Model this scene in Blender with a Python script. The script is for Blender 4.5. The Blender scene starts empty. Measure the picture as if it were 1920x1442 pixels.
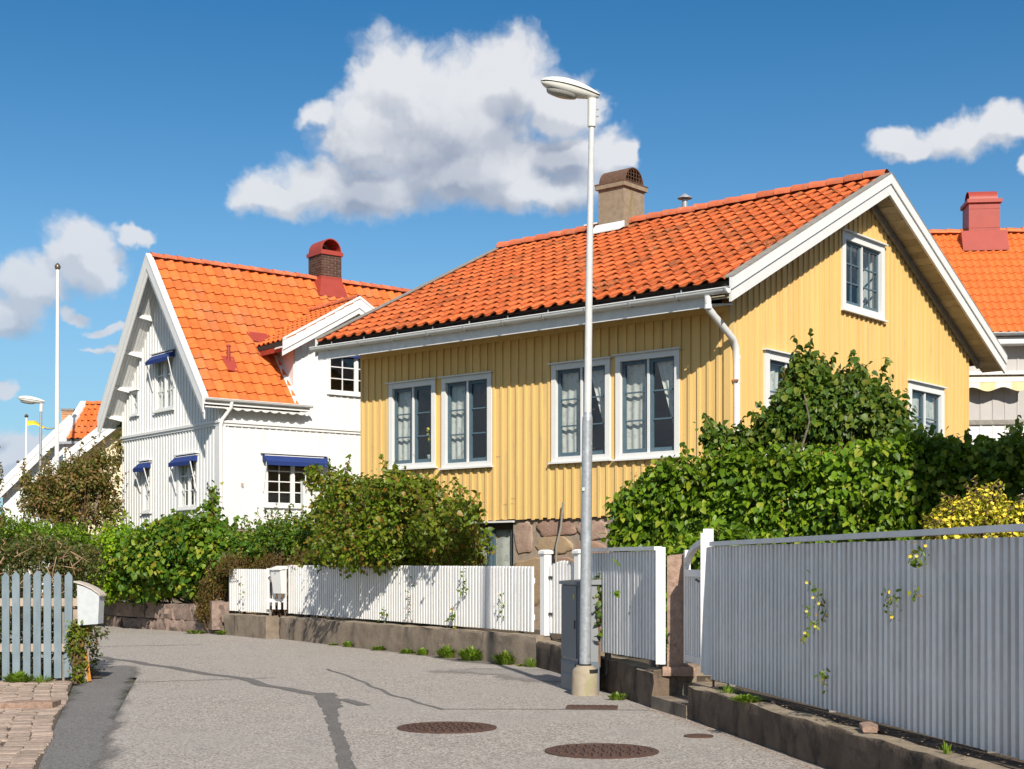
import bpy, math, random
import numpy as np
from mathutils import Vector, Matrix
random.seed(7); rng = np.random.default_rng(7)
S = bpy.context.scene; COL = S.collection
R = math.radians
# ------------------------------------------------------------------ camera, sky, sun, exposure
FL, EYE, HY, PW = 2700.0, 1.5, 1060.0, 1920.0
cam = bpy.data.cameras.new('camera'); camo = bpy.data.objects.new('camera', cam); COL.objects.link(camo)
cam.sensor_width = 36; cam.lens = FL / PW * 36; cam.shift_y = (HY - 721) / PW; cam.clip_end = 3000; cam.clip_start = .1
camo.location = (0, 0, EYE); camo.rotation_euler = (R(90), 0, 0); S.camera = camo
SUN_EL = 34.0; SUN_H = (.21, -.98)
sl = bpy.data.lights.new('sun', 'SUN'); sl.energy = 5.0; sl.angle = R(.53); sl.color = (1, .93, .82)
so = bpy.data.objects.new('sun', sl); COL.objects.link(so)
sd = Vector((SUN_H[0], SUN_H[1], math.tan(R(SUN_EL)) * math.hypot(*SUN_H))).normalized()
so.rotation_euler = sd.to_track_quat('Z', 'Y').to_euler(); so.location = (5, -20, 30)
S.view_settings.view_transform = 'Standard'; S.view_settings.look = 'None'; S.view_settings.gamma = 1
S.view_settings.exposure = 0.35; S.view_settings.use_curve_mapping = False
S.render.engine = 'CYCLES'; S.cycles.max_bounces = 7; S.cycles.transparent_max_bounces = 24
S.cycles.caustics_reflective = False; S.cycles.caustics_refractive = False

class NT:
    """small helper for building node trees"""
    def __init__(s, tree): s.t = tree; s.n = tree.nodes; s.l = tree.links
    def add(s, typ, ins=None, **kw):
        n = s.n.new(typ)
        for k, v in kw.items(): setattr(n, k, v)
        for k, v in (ins or {}).items():
            if isinstance(v, bpy.types.NodeSocket): s.l.new(v, n.inputs[k])
            else: n.inputs[k].default_value = v
        return n
    def math(s, op, a, b=0.0, c=None, clamp=False):
        d = {0: a, 1: b}
        if c is not None: d[2] = c
        return s.add('ShaderNodeMath', d, operation=op, use_clamp=clamp).outputs[0]
    def vec(s, op, a, b=(0, 0, 0), out=0): return s.add('ShaderNodeVectorMath', {0: a, 1: b}, operation=op).outputs[out]
    def mix(s, f, a, b):
        n = s.add('ShaderNodeMix', data_type='RGBA'); 
        for i, v in ((0, f), (6, a), (7, b)):
            if isinstance(v, bpy.types.NodeSocket): s.l.new(v, n.inputs[i])
            else: n.inputs[i].default_value = v if i == 0 else (*v[:3], 1)
        return n.outputs[2]
    def noise(s, vec, scale, detail=3, rough=.55, dist=0):
        return s.add('ShaderNodeTexNoise', {'Vector': vec, 'Scale': scale, 'Detail': detail, 'Roughness': rough, 'Distortion': dist}).outputs[0]
    def ramp(s, f, lo, hi): return s.add('ShaderNodeMapRange', {0: f, 1: lo, 2: hi}, clamp=True, interpolation_type='SMOOTHSTEP').outputs[0]

def build_world():
    w = bpy.data.worlds.new('World'); S.world = w; w.use_nodes = True
    T = NT(w.node_tree); T.n.clear()
    out = T.add('ShaderNodeOutputWorld')
    sky = T.add('ShaderNodeTexSky', sky_type='NISHITA', sun_disc=False, sun_elevation=R(SUN_EL), sun_rotation=math.atan2(*SUN_H),
                air_density=1.0, dust_density=.2, ozone_density=1.6, altitude=0)
    d = T.add('ShaderNodeTexCoord').outputs['Generated']
    sp = T.add('ShaderNodeSeparateXYZ', {0: d}).outputs
    air = T.mix(T.ramp(sp[2], .10, .46), (.50, .74, .86), (.13, .52, .76))
    tone = T.vec('MULTIPLY', sky.outputs[0], air)
    tone = T.mix(T.math('MULTIPLY', T.ramp(sp[2], .26, -.02), .55), tone, (2.3, 3.6, 5.0))
    bg = T.add('ShaderNodeBackground', {'Color': tone, 'Strength': .1})
    az = T.math('ARCTAN2', sp[0], sp[1]); el = T.math('ARCSINE', sp[2])
    p = T.add('ShaderNodeCombineXYZ', {0: az, 1: el}).outputs[0]
    g = bpy.data.node_groups.new('cloud_density', 'ShaderNodeTree')
    g.interface.new_socket('P', in_out='INPUT', socket_type='NodeSocketVector')
    g.interface.new_socket('D', in_out='OUTPUT', socket_type='NodeSocketFloat'); g.interface.new_socket('B', in_out='OUTPUT', socket_type='NodeSocketFloat')
    G = NT(g)
    def n2(v, sc, de, ro=.55): return G.add('ShaderNodeTexNoise', {'Vector': v, 'Scale': sc, 'Detail': de, 'Roughness': ro}, noise_dimensions='2D').outputs[0]
    gi = G.add('NodeGroupInput').outputs[0]; go = G.add('NodeGroupOutput')
    warp = G.add('ShaderNodeTexNoise', {'Vector': gi, 'Scale': 22, 'Detail': 4, 'Roughness': .6}, noise_dimensions='2D').outputs[1]
    wv = G.vec('MULTIPLY', G.vec('SUBTRACT', warp, (.5, .5, .5)), (.036, .028, 0))
    q = G.vec('ADD', gi, wv)
    blobs = [(745,155,95,90),(940,155,120,98),(840,240,190,120),(1060,200,70,70),(690,260,110,95),(600,345,105,68),(515,375,72,40),(700,370,110,56),
             (900,320,200,75),(1080,295,110,62),(1165,290,40,38),(990,355,190,42),(600,215,44,30),
             (135,460,62,66),(60,530,85,66),(165,500,60,50),(250,445,46,18),(0,590,85,46),(140,588,34,14),(205,612,50,10),(195,652,60,9),(8,728,18,22),
             (15,860,110,52),(60,850,90,36),(1700,275,70,28),(1790,252,80,42),(1885,232,70,44),(1925,305,24,28),(2150,420,190,60),(2400,150,160,90),(-500,500,240,90),(3000,600,300,90)]
    acc = None
    for cx, cy, rx, ry in blobs:
        X, Z = (cx-960)/FL, (HY-cy)/FL
        a = math.atan(X); e = math.atan(Z/math.hypot(1, X)); k = 1/FL/math.hypot(1, X, Z)
        v = G.vec('MULTIPLY', G.vec('SUBTRACT', q, (a, e, 0)), (1/(rx*1.03*k), 1/(ry*1.0*k), 0))
        b = G.math('SUBTRACT', 1.0, G.vec('LENGTH', v, out=1))
        acc = b if acc is None else G.math('SMOOTH_MAX', acc, b, .22)
    # loose clouds over the unseen sky, cover raised to make ambient light more neutral
    far = n2(G.vec('MULTIPLY', gi, (1, 2.0, 0)), 3.1, 5)
    sx = G.add('ShaderNodeSeparateXYZ', {0: gi}).outputs
    away = G.ramp(G.math('MAXIMUM', G.math('ABSOLUTE', sx[0]), sx[1]), .48, .7)
    fd = G.math('MULTIPLY', G.math('SUBTRACT', far, .495), 3.2)
    fd = G.math('SUBTRACT', fd, G.math('MULTIPLY', G.math('SUBTRACT', 1.0, away), 5.0))
    acc = G.math('MAXIMUM', acc, fd)
    fb = n2(q, 26, 9, .58); fc = n2(q, 85, 6, .6)
    v1 = G.add('ShaderNodeTexVoronoi', {'Vector': q, 'Scale': 24.0, 'Smoothness': .6}, feature='SMOOTH_F1', voronoi_dimensions='2D').outputs['Distance']; v2 = G.add('ShaderNodeTexVoronoi', {'Vector': q, 'Scale': 62.0, 'Smoothness': .6}, feature='SMOOTH_F1', voronoi_dimensions='2D').outputs['Distance']
    acc = G.math('ADD', acc, G.math('MULTIPLY', G.math('SUBTRACT', .42, v1), .42)); acc = G.math('ADD', acc, G.math('MULTIPLY', G.math('SUBTRACT', .42, v2), .16)); G.l.new(G.math('ADD', acc, G.math('MULTIPLY', G.math('SUBTRACT', n2(q, 18, 4), .5), .7)), go.inputs[1])
    r = G.math('ADD', G.math('ADD', acc, .05), G.math('MULTIPLY', G.math('SUBTRACT', fb, .5), .54))
    r = G.math('ADD', r, G.math('MULTIPLY', G.math('SUBTRACT', fc, .5), .30))
    G.l.new(r, go.inputs[0])
    def grp(v, k=1): return T.add('ShaderNodeGroup', {0: v}, node_tree=g).outputs
    d0, b0 = grp(p)
    d1 = grp(T.vec('ADD', p, (.004, .014, 0)))[1]; d2 = grp(T.vec('ADD', p, (.004, .036, 0)))[1]
    alpha = T.ramp(d0, -.10, .46)
    thick = T.math('ADD', T.math('MULTIPLY', T.ramp(T.math('SUBTRACT', d1, b0), -.20, .30), .42), T.math('MULTIPLY', T.ramp(d2, .12, .95), .58))
    low = T.ramp(el, .12, .3)
    soft = T.noise(p, 13, 3)
    sh = T.math('ADD', thick, T.math('MULTIPLY', T.math('SUBTRACT', soft, .5), .4), clamp=True)
    white = T.mix(low, (.50, .55, .62), (.63, .64, .665)); grey = T.mix(low, (.24, .31, .42), (.205, .25, .345))
    cc = T.mix(T.math('MULTIPLY', sh, .88), white, grey)
    cb = T.add('ShaderNodeBackground', {'Color': cc, 'Strength': 1.0})
    m = T.add('ShaderNodeMixShader', {0: T.math('MULTIPLY', alpha, .96), 1: bg.outputs[0], 2: cb.outputs[0]})
    T.l.new(m.outputs[0], out.inputs[0])
    w.cycles.sampling_method = 'MANUAL'; w.cycles.sample_map_resolution = 512
build_world()

# ------------------------------------------------------------------ materials
MATS = {}
def pm(name, col, rough=.7, col2=None, ns=6, amt=.5, stain=None, st=(.55, .7), ss=2.5, sscale=(1, 1, 1), bump=0, bs=40, rnd=.12, metal=0, spec=.4, stretch=(1, 1, 1), island=False, moss=None):
    m = bpy.data.materials.new(name); m.use_nodes = True; T = NT(m.node_tree); b = T.n['Principled BSDF']
    c = T.add('ShaderNodeTexCoord').outputs['Object']
    r = T.add('ShaderNodeObjectInfo').outputs['Random']
    if island: r = T.math('FRACT', T.math('ADD', r, T.add('ShaderNodeNewGeometry').outputs['Random Per Island']))
    off = T.vec('ADD', c, T.add('ShaderNodeCombineXYZ', {0: T.math('MULTIPLY', r, 37), 1: T.math('MULTIPLY', r, 91), 2: 0.0}).outputs[0]) if rnd else c
    n = T.noise(T.vec('MULTIPLY', off, stretch), ns, 6, .6)
    col2 = col2 or tuple(x*.72 for x in col)
    k = T.mix(T.math('MULTIPLY', T.ramp(n, .35, .68), amt), col, col2)
    if stain:
        n2 = T.noise(T.vec('MULTIPLY', off, sscale), ss, 8, .65)
        k = T.mix(T.ramp(n2, *st), k, stain)
    if moss:
        g = T.add('ShaderNodeNewGeometry').outputs['Position']; n3 = T.noise(g, 1.1, 4, .6); n4 = T.noise(g, 14, 5, .7)
        k = T.mix(T.math('MULTIPLY', T.ramp(n3, .46, .68), T.math('MULTIPLY', T.ramp(n4, .42, .6), .85)), k, moss)
    if rnd: k = T.add('ShaderNodeHueSaturation', {'Hue': .5, 'Saturation': 1.0, 'Value': T.math('ADD', 1 - rnd, T.math('MULTIPLY', r, 2*rnd)), 'Color': k}).outputs[0]
    T.l.new(k, b.inputs['Base Color']); b.inputs['Roughness'].default_value = rough; b.inputs['Metallic'].default_value = metal
    b.inputs['Specular IOR Level'].default_value = spec
    if bump:
        bn = T.noise(T.vec('MULTIPLY', off, stretch), bs, 4, .6)
        T.l.new(T.add('ShaderNodeBump', {'Strength': .6, 'Distance': bump, 'Height': bn}).outputs[0], b.inputs['Normal'])
    MATS[name] = m; return m
def leafmat(name, cols, tr=.35, rough=.45):
    m = bpy.data.materials.new(name); m.use_nodes = True; T = NT(m.node_tree); b = T.n['Principled BSDF']; out = T.n['Material Output']
    r = T.math('FRACT', T.math('ADD', T.add('ShaderNodeObjectInfo').outputs['Random'], T.add('ShaderNodeNewGeometry').outputs['Random Per Island']))
    cr = T.n.new('ShaderNodeValToRGB'); T.l.new(r, cr.inputs[0]); e = cr.color_ramp.elements
    for i, (p, c) in enumerate(cols):
        x = e[i] if i < 2 else e.new(p); x.position = p; x.color = (*c, 1)
    cr.color_ramp.interpolation = 'LINEAR'
    geo = T.add('ShaderNodeNewGeometry').outputs['Position']; n = T.noise(geo, 1.1, 3)
    k = T.add('ShaderNodeHueSaturation', {'Hue': T.math('ADD', .485, T.math('MULTIPLY', n, .03)), 'Saturation': 1.05, 'Value': T.math('ADD', .6, T.math('MULTIPLY', n, .85)), 'Color': cr.outputs[0]}).outputs[0]
    T.l.new(k, b.inputs['Base Color']); b.inputs['Roughness'].default_value = rough; b.inputs['Specular IOR Level'].default_value = .35
    t = T.add('ShaderNodeBsdfTranslucent', {0: T.mix(.5, k, (.22, .34, .02))})
    T.l.new(T.add('ShaderNodeMixShader', {0: tr, 1: b.outputs[0], 2: t.outputs[0]}).outputs[0], out.inputs[0])
    MATS[name] = m; return m
def glassmat():
    m = bpy.data.materials.new('window_glass'); m.use_nodes = True; T = NT(m.node_tree); out = T.n['Material Output']
    fc = T.add('ShaderNodeLayerWeight', {'Blend': .5}).outputs['Facing']; fr = T.math('ADD', .045, T.math('MULTIPLY', T.math('POWER', fc, 5.0), .95))
    g = T.add('ShaderNodeBsdfGlossy', {'Color': (.95, .97, 1, 1), 'Roughness': .03}); c = T.add('ShaderNodeTexCoord').outputs['Object']
    T.l.new(T.add('ShaderNodeBump', {'Strength': .25, 'Distance': .01, 'Height': T.noise(c, 3.5, 2)}).outputs[0], g.inputs['Normal'])
    t = T.add('ShaderNodeBsdfTransparent', {0: (.86, .9, .88, 1)})
    T.l.new(T.add('ShaderNodeMixShader', {0: T.math('MULTIPLY', fr, 1.5, clamp=True), 1: t.outputs[0], 2: g.outputs[0]}).outputs[0], out.inputs[0]); return m
def curtainmat():
    m = bpy.data.materials.new('lace_curtain'); m.use_nodes = True; T = NT(m.node_tree); out = T.n['Material Output']; b = T.n['Principled BSDF']
    b.inputs['Base Color'].default_value = (.88, .87, .84, 1); b.inputs['Roughness'].default_value = .9
    c = T.add('ShaderNodeTexCoord').outputs['Object']
    t = T.add('ShaderNodeBsdfTranslucent', {0: (.75, .74, .7, 1)}); x = T.add('ShaderNodeBsdfTransparent')
    s1 = T.add('ShaderNodeMixShader', {0: .35, 1: b.outputs[0], 2: t.outputs[0]})
    f = T.math('MULTIPLY', T.ramp(T.noise(c, 11, 3, .6), .5, .7), .35)
    T.l.new(T.add('ShaderNodeMixShader', {0: f, 1: s1.outputs[0], 2: x.outputs[0]}).outputs[0], out.inputs[0]); return m
GLASS = glassmat(); LACE = curtainmat()
pm('yellow_paint', (.73, .49, .185), .62, (.65, .43, .16), 3, .7, (.50, .35, .17), (.54, .8), 4, (1, 1, .2), .004, 60, .05, stretch=(1, 1, .15))
pm('white_paint', (.70, .695, .68), .6, (.64, .635, .62), 5, .5, rnd=.04, bump=.002, bs=50)
pm('old_white_paint', (.72, .72, .71), .6, (.62, .62, .61), 8, .7, (.42, .42, .40), (.62, .74), 6, (1, 1, 1), .003, 60, .04)
pm('fence_white', (.75, .745, .74), .55, (.66, .655, .65), 6, .7, (.42, .43, .42), (.58, .8), 4, (1, 1, .3), .002, 60, .09)
pm('fence_white_warm', (.80, .79, .77), .6, (.72, .70, .68), 6, .5, (.5, .48, .44), (.66, .8), 3, (1, 1, .4), .002, 60, .05)
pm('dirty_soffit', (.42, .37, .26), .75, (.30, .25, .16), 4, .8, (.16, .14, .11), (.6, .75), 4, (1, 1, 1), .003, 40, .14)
pm('grey_wood', (.27, .25, .22), .85, (.17, .16, .14), 8, .8, (.4, .38, .33), (.6, .7), 8, (1, 1, 1), .006, 50, .08)
pm('blue_grey_paint', (.085, .135, .17), .5, (.065, .105, .135), 8, .6, rnd=.06)
pm('tile_red', (.56, .135, .040), .85, (.45, .10, .032), 7, .8, (.15, .06, .03), (.55, .70), 5, (1, 1, 1), .004, 60, .26, spec=.2, island=True, moss=(.13, .085, .045))
pm('tile_orange', (.64, .155, .036), .8, (.55, .12, .03), 6, .8, (.36, .13, .06), (.60, .76), 5, (1, 1, 1), .004, 60, .18, spec=.2, island=True, moss=(.36, .16, .08))
pm('tile_new', (.64, .145, .026), .6, (.60, .145, .036), 6, .8, rnd=.06, island=True)
pm('tile_ridge', (.60, .15, .06), .8, (.45, .12, .06), 9, .8, (.35, .27, .2), (.55, .7), 8, (1, 1, 1), .006, 40, .2)
pm('roof_under', (.035, .028, .024), .9)
pm('render_grey', (.30, .235, .165), .92, (.22, .165, .11), 9, .8, (.20, .17, .06), (.56, .68), 3, (1, 1, .3), .01, 70, 0)
pm('rusty_metal', (.13, .065, .04), .8, (.08, .05, .035), 18, .9, (.2, .09, .04), (.5, .7), 8, (1, 1, 1), .004, 90, .05)
pm('red_metal', (.34, .05, .032), .5, (.29, .042, .028), 4, .6, rnd=.03)
pm('dark_brick', (.11, .052, .034), .85, (.075, .038, .03), 12, .7, rnd=.25, island=True)
pm('brick_mortar', (.22, .2, .18), .95)
pm('galvanised', (.38, .40, .42), .42, (.30, .32, .34), 26, .9, (.46, .48, .5), (.55, .66), 14, (1, 1, 1), .001, 90, 0, .35)
pm('pole_paint', (.56, .57, .56), .5, (.48, .49, .49), 12, .7, (.34, .2, .11), (.74, .86), 5, (1, 1, .15), 0, 0, 0)
pm('lamp_plastic', (.70, .69, .64), .4, (.62, .61, .56), 6, .5, rnd=0)
pm('lamp_bowl', (.36, .35, .32), .25, (.28, .27, .25), 6, .6, rnd=0)
pm('concrete_base', (.36, .30, .22), .9, (.27, .22, .16), 7, .8, (.27, .27, .12), (.55, .7), 3, (1, 1, .3), .006, 60, 0)
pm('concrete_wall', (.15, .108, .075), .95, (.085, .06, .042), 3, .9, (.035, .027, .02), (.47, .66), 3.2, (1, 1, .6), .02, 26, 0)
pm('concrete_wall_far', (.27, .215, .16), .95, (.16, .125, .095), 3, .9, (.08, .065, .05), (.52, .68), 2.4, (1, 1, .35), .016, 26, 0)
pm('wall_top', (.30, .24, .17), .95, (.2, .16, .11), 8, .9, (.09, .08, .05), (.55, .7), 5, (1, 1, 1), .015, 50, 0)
pm('granite', (.36, .24, .18), .9, (.24, .16, .12), 14, .9, (.12, .085, .065), (.58, .72), 9, (1, 1, 1), .025, 40, .15)
pm('granite_block', (.30, .215, .175), .92, (.19, .14, .115), 8, .9, (.11, .085, .07), (.56, .7), 4, (1, 1, 1), .03, 22, .2)
pm('mortar', (.33, .26, .195), .95, (.25, .195, .145), 9, .9, bump=.012, bs=40, rnd=0)
pm('stone_pink', (.37, .27, .205), .92, (.30, .19, .15), 6, .9, (.19, .14, .11), (.57, .7), 7, (1, 1, 1), .02, 30, .15)
pm('stone_ochre', (.37, .27, .165), .92, (.33, .23, .14), 5, .9, (.22, .16, .11), (.57, .7), 6, (1, 1, 1), .02, 30, .12)
pm('stone_red', (.33, .21, .155), .92, (.26, .165, .12), 6, .9, bump=.02, bs=30, rnd=.1)
pm('cobble', (.40, .30, .235), .9, (.29, .225, .18), 18, .9, (.19, .155, .125), (.56, .70), 14, (1, 1, 1), .008, 70, .26, island=True)
pm('joint_soil', (.11, .085, .06), .95, (.07, .055, .04), 20, .9, bump=.01, bs=60, rnd=0)
pm('soil', (.10, .075, .05), .95, (.05, .04, .03), 7, .9, (.2, .15, .09), (.58, .7), 12, (1, 1, 1), .03, 20, 0)
pm('ground_green', (.06, .075, .03), .95, (.09, .075, .045), 1.4, .9, bump=.03, bs=9, rnd=0)
pm('cabinet_paint', (.13, .155, .185), .45, (.11, .135, .165), 4, .6, (.28, .3, .32), (.68, .8), 6, (1, 1, .4), 0, 0, 0)
pm('cabinet_side', (.22, .235, .25), .5, (.23, .24, .25), 5, .6, (.36, .37, .38), (.6, .75), 8, (1, 1, 1), 0, 0, 0)
pm('black_tape', (.03, .03, .03), .5)
pm('iron_cover', (.10, .052, .035), .75, (.065, .038, .03), 14, .9, (.2, .11, .06), (.6, .72), 20, (1, 1, 1), .002, 120, 0, .1)
pm('picket_blue', (.185, .235, .265), .7, (.14, .185, .215), 9, .8, (.12, .14, .12), (.64, .74), 7, (1, 1, .6), .004, 40, .07, stretch=(1, 1, .4))
pm('bare_wood', (.42, .34, .27), .85, (.3, .24, .18), 10, .8, bump=.005, bs=40, rnd=.05)
pm('orange_strap', (.55, .24, .04), .6, (.4, .14, .03), 9, .8, rnd=0)
pm('mailbox_white', (.50, .52, .53), .6, (.42, .45, .47), 12, .8, (.42, .36, .3), (.68, .8), 8, (1, 1, 1), 0, 0, 0)
pm('mailbox_lid', (.45, .38, .32), .75, (.55, .5, .44), 15, .9, rnd=0)
pm('awning_blue', (.012, .035, .17), .8, (.01, .025, .12), 5, .4, rnd=.05)
pm('awning_stripe', (.74, .70, .60), .8, (.72, .6, .36), 1, 0, rnd=0)
pm('awning_yellow', (.74, .60, .33), .8, rnd=0)
pm('grey_siding', (.44, .42, .40), .7, (.40, .38, .365), 3, .6, rnd=.05)
pm('cream_siding', (.78, .68, .47), .7, (.72, .62, .42), 3, .5, rnd=.03)
pm('tan_brick', (.55, .30, .16), .9, (.45, .24, .13), 12, .8, rnd=.2, island=True)
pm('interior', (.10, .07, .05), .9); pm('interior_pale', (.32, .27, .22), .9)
pm('bark', (.19, .15, .12), .9, (.10, .08, .06), 14, .9, (.3, .26, .22), (.58, .7), 8, (1, 1, .4), .008, 40, 0)
pm('twig', (.16, .095, .05), .85, (.10, .06, .035), 9, .8, rnd=.1)
pm('dead_twig', (.40, .26, .16), .85, (.26, .15, .09), 9, .8, rnd=.1)
pm('flower_yellow', (.80, .58, .03), .6, (.8, .66, .12), 9, .6, rnd=.1, island=True)
pm('flower_pink', (.6, .12, .15), .6, rnd=.1); pm('flag_blue', (.02, .08, .3), .8); pm('flag_yellow', (.7, .55, .04), .8)
pm('ceramic', (.62, .56, .38), .4); pm('pot_white', (.7, .7, .68), .4); pm('black_iron', (.02, .02, .02), .5)
pm('ball_bronze', (.18, .13, .09), .35, metal=.6); pm('sticker_yellow', (.55, .42, .06), .5); pm('hinge_rust', (.35, .15, .05), .8)
leafmat('leaf_lilac', [(0, (.055, .11, .013)), (.45, (.12, .21, .018)), (.8, (.18, .28, .024)), (1, (.32, .34, .045))])
leafmat('leaf_lilac_dark', [(0, (.04, .08, .015)), (.6, (.085, .145, .02)), (1, (.17, .19, .03))], .28)
leafmat('leaf_bright', [(0, (.11, .22, .018)), (.6, (.19, .33, .022)), (1, (.32, .40, .03))])
leafmat('leaf_hydrangea', [(0, (.05, .12, .018)), (.6, (.10, .19, .022)), (.88, (.24, .30, .03)), (1, (.36, .26, .05))])
leafmat('leaf_brown', [(0, (.16, .06, .025)), (.4, (.11, .07, .02)), (.7, (.08, .10, .02)), (1, (.22, .11, .045))])
leafmat('leaf_apple', [(0, (.08, .10, .02)), (.4, (.15, .14, .035)), (.7, (.22, .14, .05)), (1, (.33, .19, .085))])
leafmat('leaf_bush', [(0, (.07, .115, .013)), (.5, (.13, .19, .018)), (.82, (.21, .22, .028)), (1, (.28, .13, .04))])
leafmat('leaf_hedge_left', [(0, (.05, .08, .02)), (.5, (.09, .10, .028)), (.75, (.16, .09, .04)), (1, (.12, .15, .03))])
leafmat('leaf_weed', [(0, (.10, .18, .02)), (1, (.20, .28, .04))]); leafmat('leaf_potentilla', [(0, (.22, .24, .03)), (.5, (.38, .36, .04)), (1, (.55, .45, .05))])
M = MATS

def road_mat():
    m = bpy.data.materials.new('asphalt'); m.use_nodes = True; T = NT(m.node_tree); b = T.n['Principled BSDF']
    c = T.add('ShaderNodeTexCoord').outputs['Object']
    v = T.add('ShaderNodeTexVoronoi', {'Vector': c, 'Scale': 70.0}); vr = T.add('ShaderNodeSeparateColor', {0: v.outputs['Color']}).outputs[0]
    fine = T.noise(c, 210, 3, .7); big = T.noise(c, .45, 5, .6); mid = T.noise(T.vec('MULTIPLY', c, (1, .5, 1)), 2.2, 6, .65)
    k = T.mix(T.ramp(vr, .1, .95), (.145, .128, .112), (.56, .495, .435))
    k = T.mix(T.math('MULTIPLY', T.ramp(fine, .35, .7), .5), k, (.28, .258, .24))
    k = T.mix(T.math('MULTIPLY', T.ramp(big, .42, .62), .45), k, (.34, .312, .28))
    k = T.mix(T.math('MULTIPLY', T.ramp(mid, .52, .75), .3), k, (.19, .175, .162))
    T.l.new(k, b.inputs['Base Color']); b.inputs['Roughness'].default_value = .88
    h = T.math('ADD', T.math('MULTIPLY', v.outputs['Distance'], .6), fine)
    T.l.new(T.add('ShaderNodeBump', {'Strength': .7, 'Distance': .006, 'Height': h}).outputs[0], b.inputs['Normal']); return m
def patch_mat(name, c1, c2, fade=False):
    m = bpy.data.materials.new(name); m.use_nodes = True; T = NT(m.node_tree); b = T.n['Principled BSDF']; out = T.n['Material Output']
    c = T.add('ShaderNodeTexCoord').outputs['Object']; v = T.add('ShaderNodeTexVoronoi', {'Vector': c, 'Scale': 110.0})
    vr = T.add('ShaderNodeSeparateColor', {0: v.outputs['Color']}).outputs[0]
    k = T.mix(T.ramp(vr, .25, 1.0), c1, c2); n = T.noise(c, 1.7, 4)
    k = T.mix(T.math('MULTIPLY', T.ramp(n, .4, .7), .4), k, tuple(x*1.9 for x in c1))
    T.l.new(k, b.inputs['Base Color']); b.inputs['Roughness'].default_value = .85
    T.l.new(T.add('ShaderNodeBump', {'Strength': .7, 'Distance': .006, 'Height': v.outputs['Distance']}).outputs[0], b.inputs['Normal'])
    if fade:  # worn, feathered edge carried by the mesh's own edge value
        at = T.add('ShaderNodeAttribute', attribute_name='wear').outputs['Fac']
        f = T.ramp(T.math('ADD', at, T.math('MULTIPLY', T.math('SUBTRACT', T.noise(T.vec('MULTIPLY', c, (1, .35, 1)), 5, 5, .65), .5), .55)), .25, .65)
        x = T.add('ShaderNodeBsdfTransparent')
        T.l.new(T.add('ShaderNodeMixShader', {0: f, 1: x.outputs[0], 2: b.outputs[0]}).outputs[0], out.inputs[0])
    return m
ASPHALT = road_mat()

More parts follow.
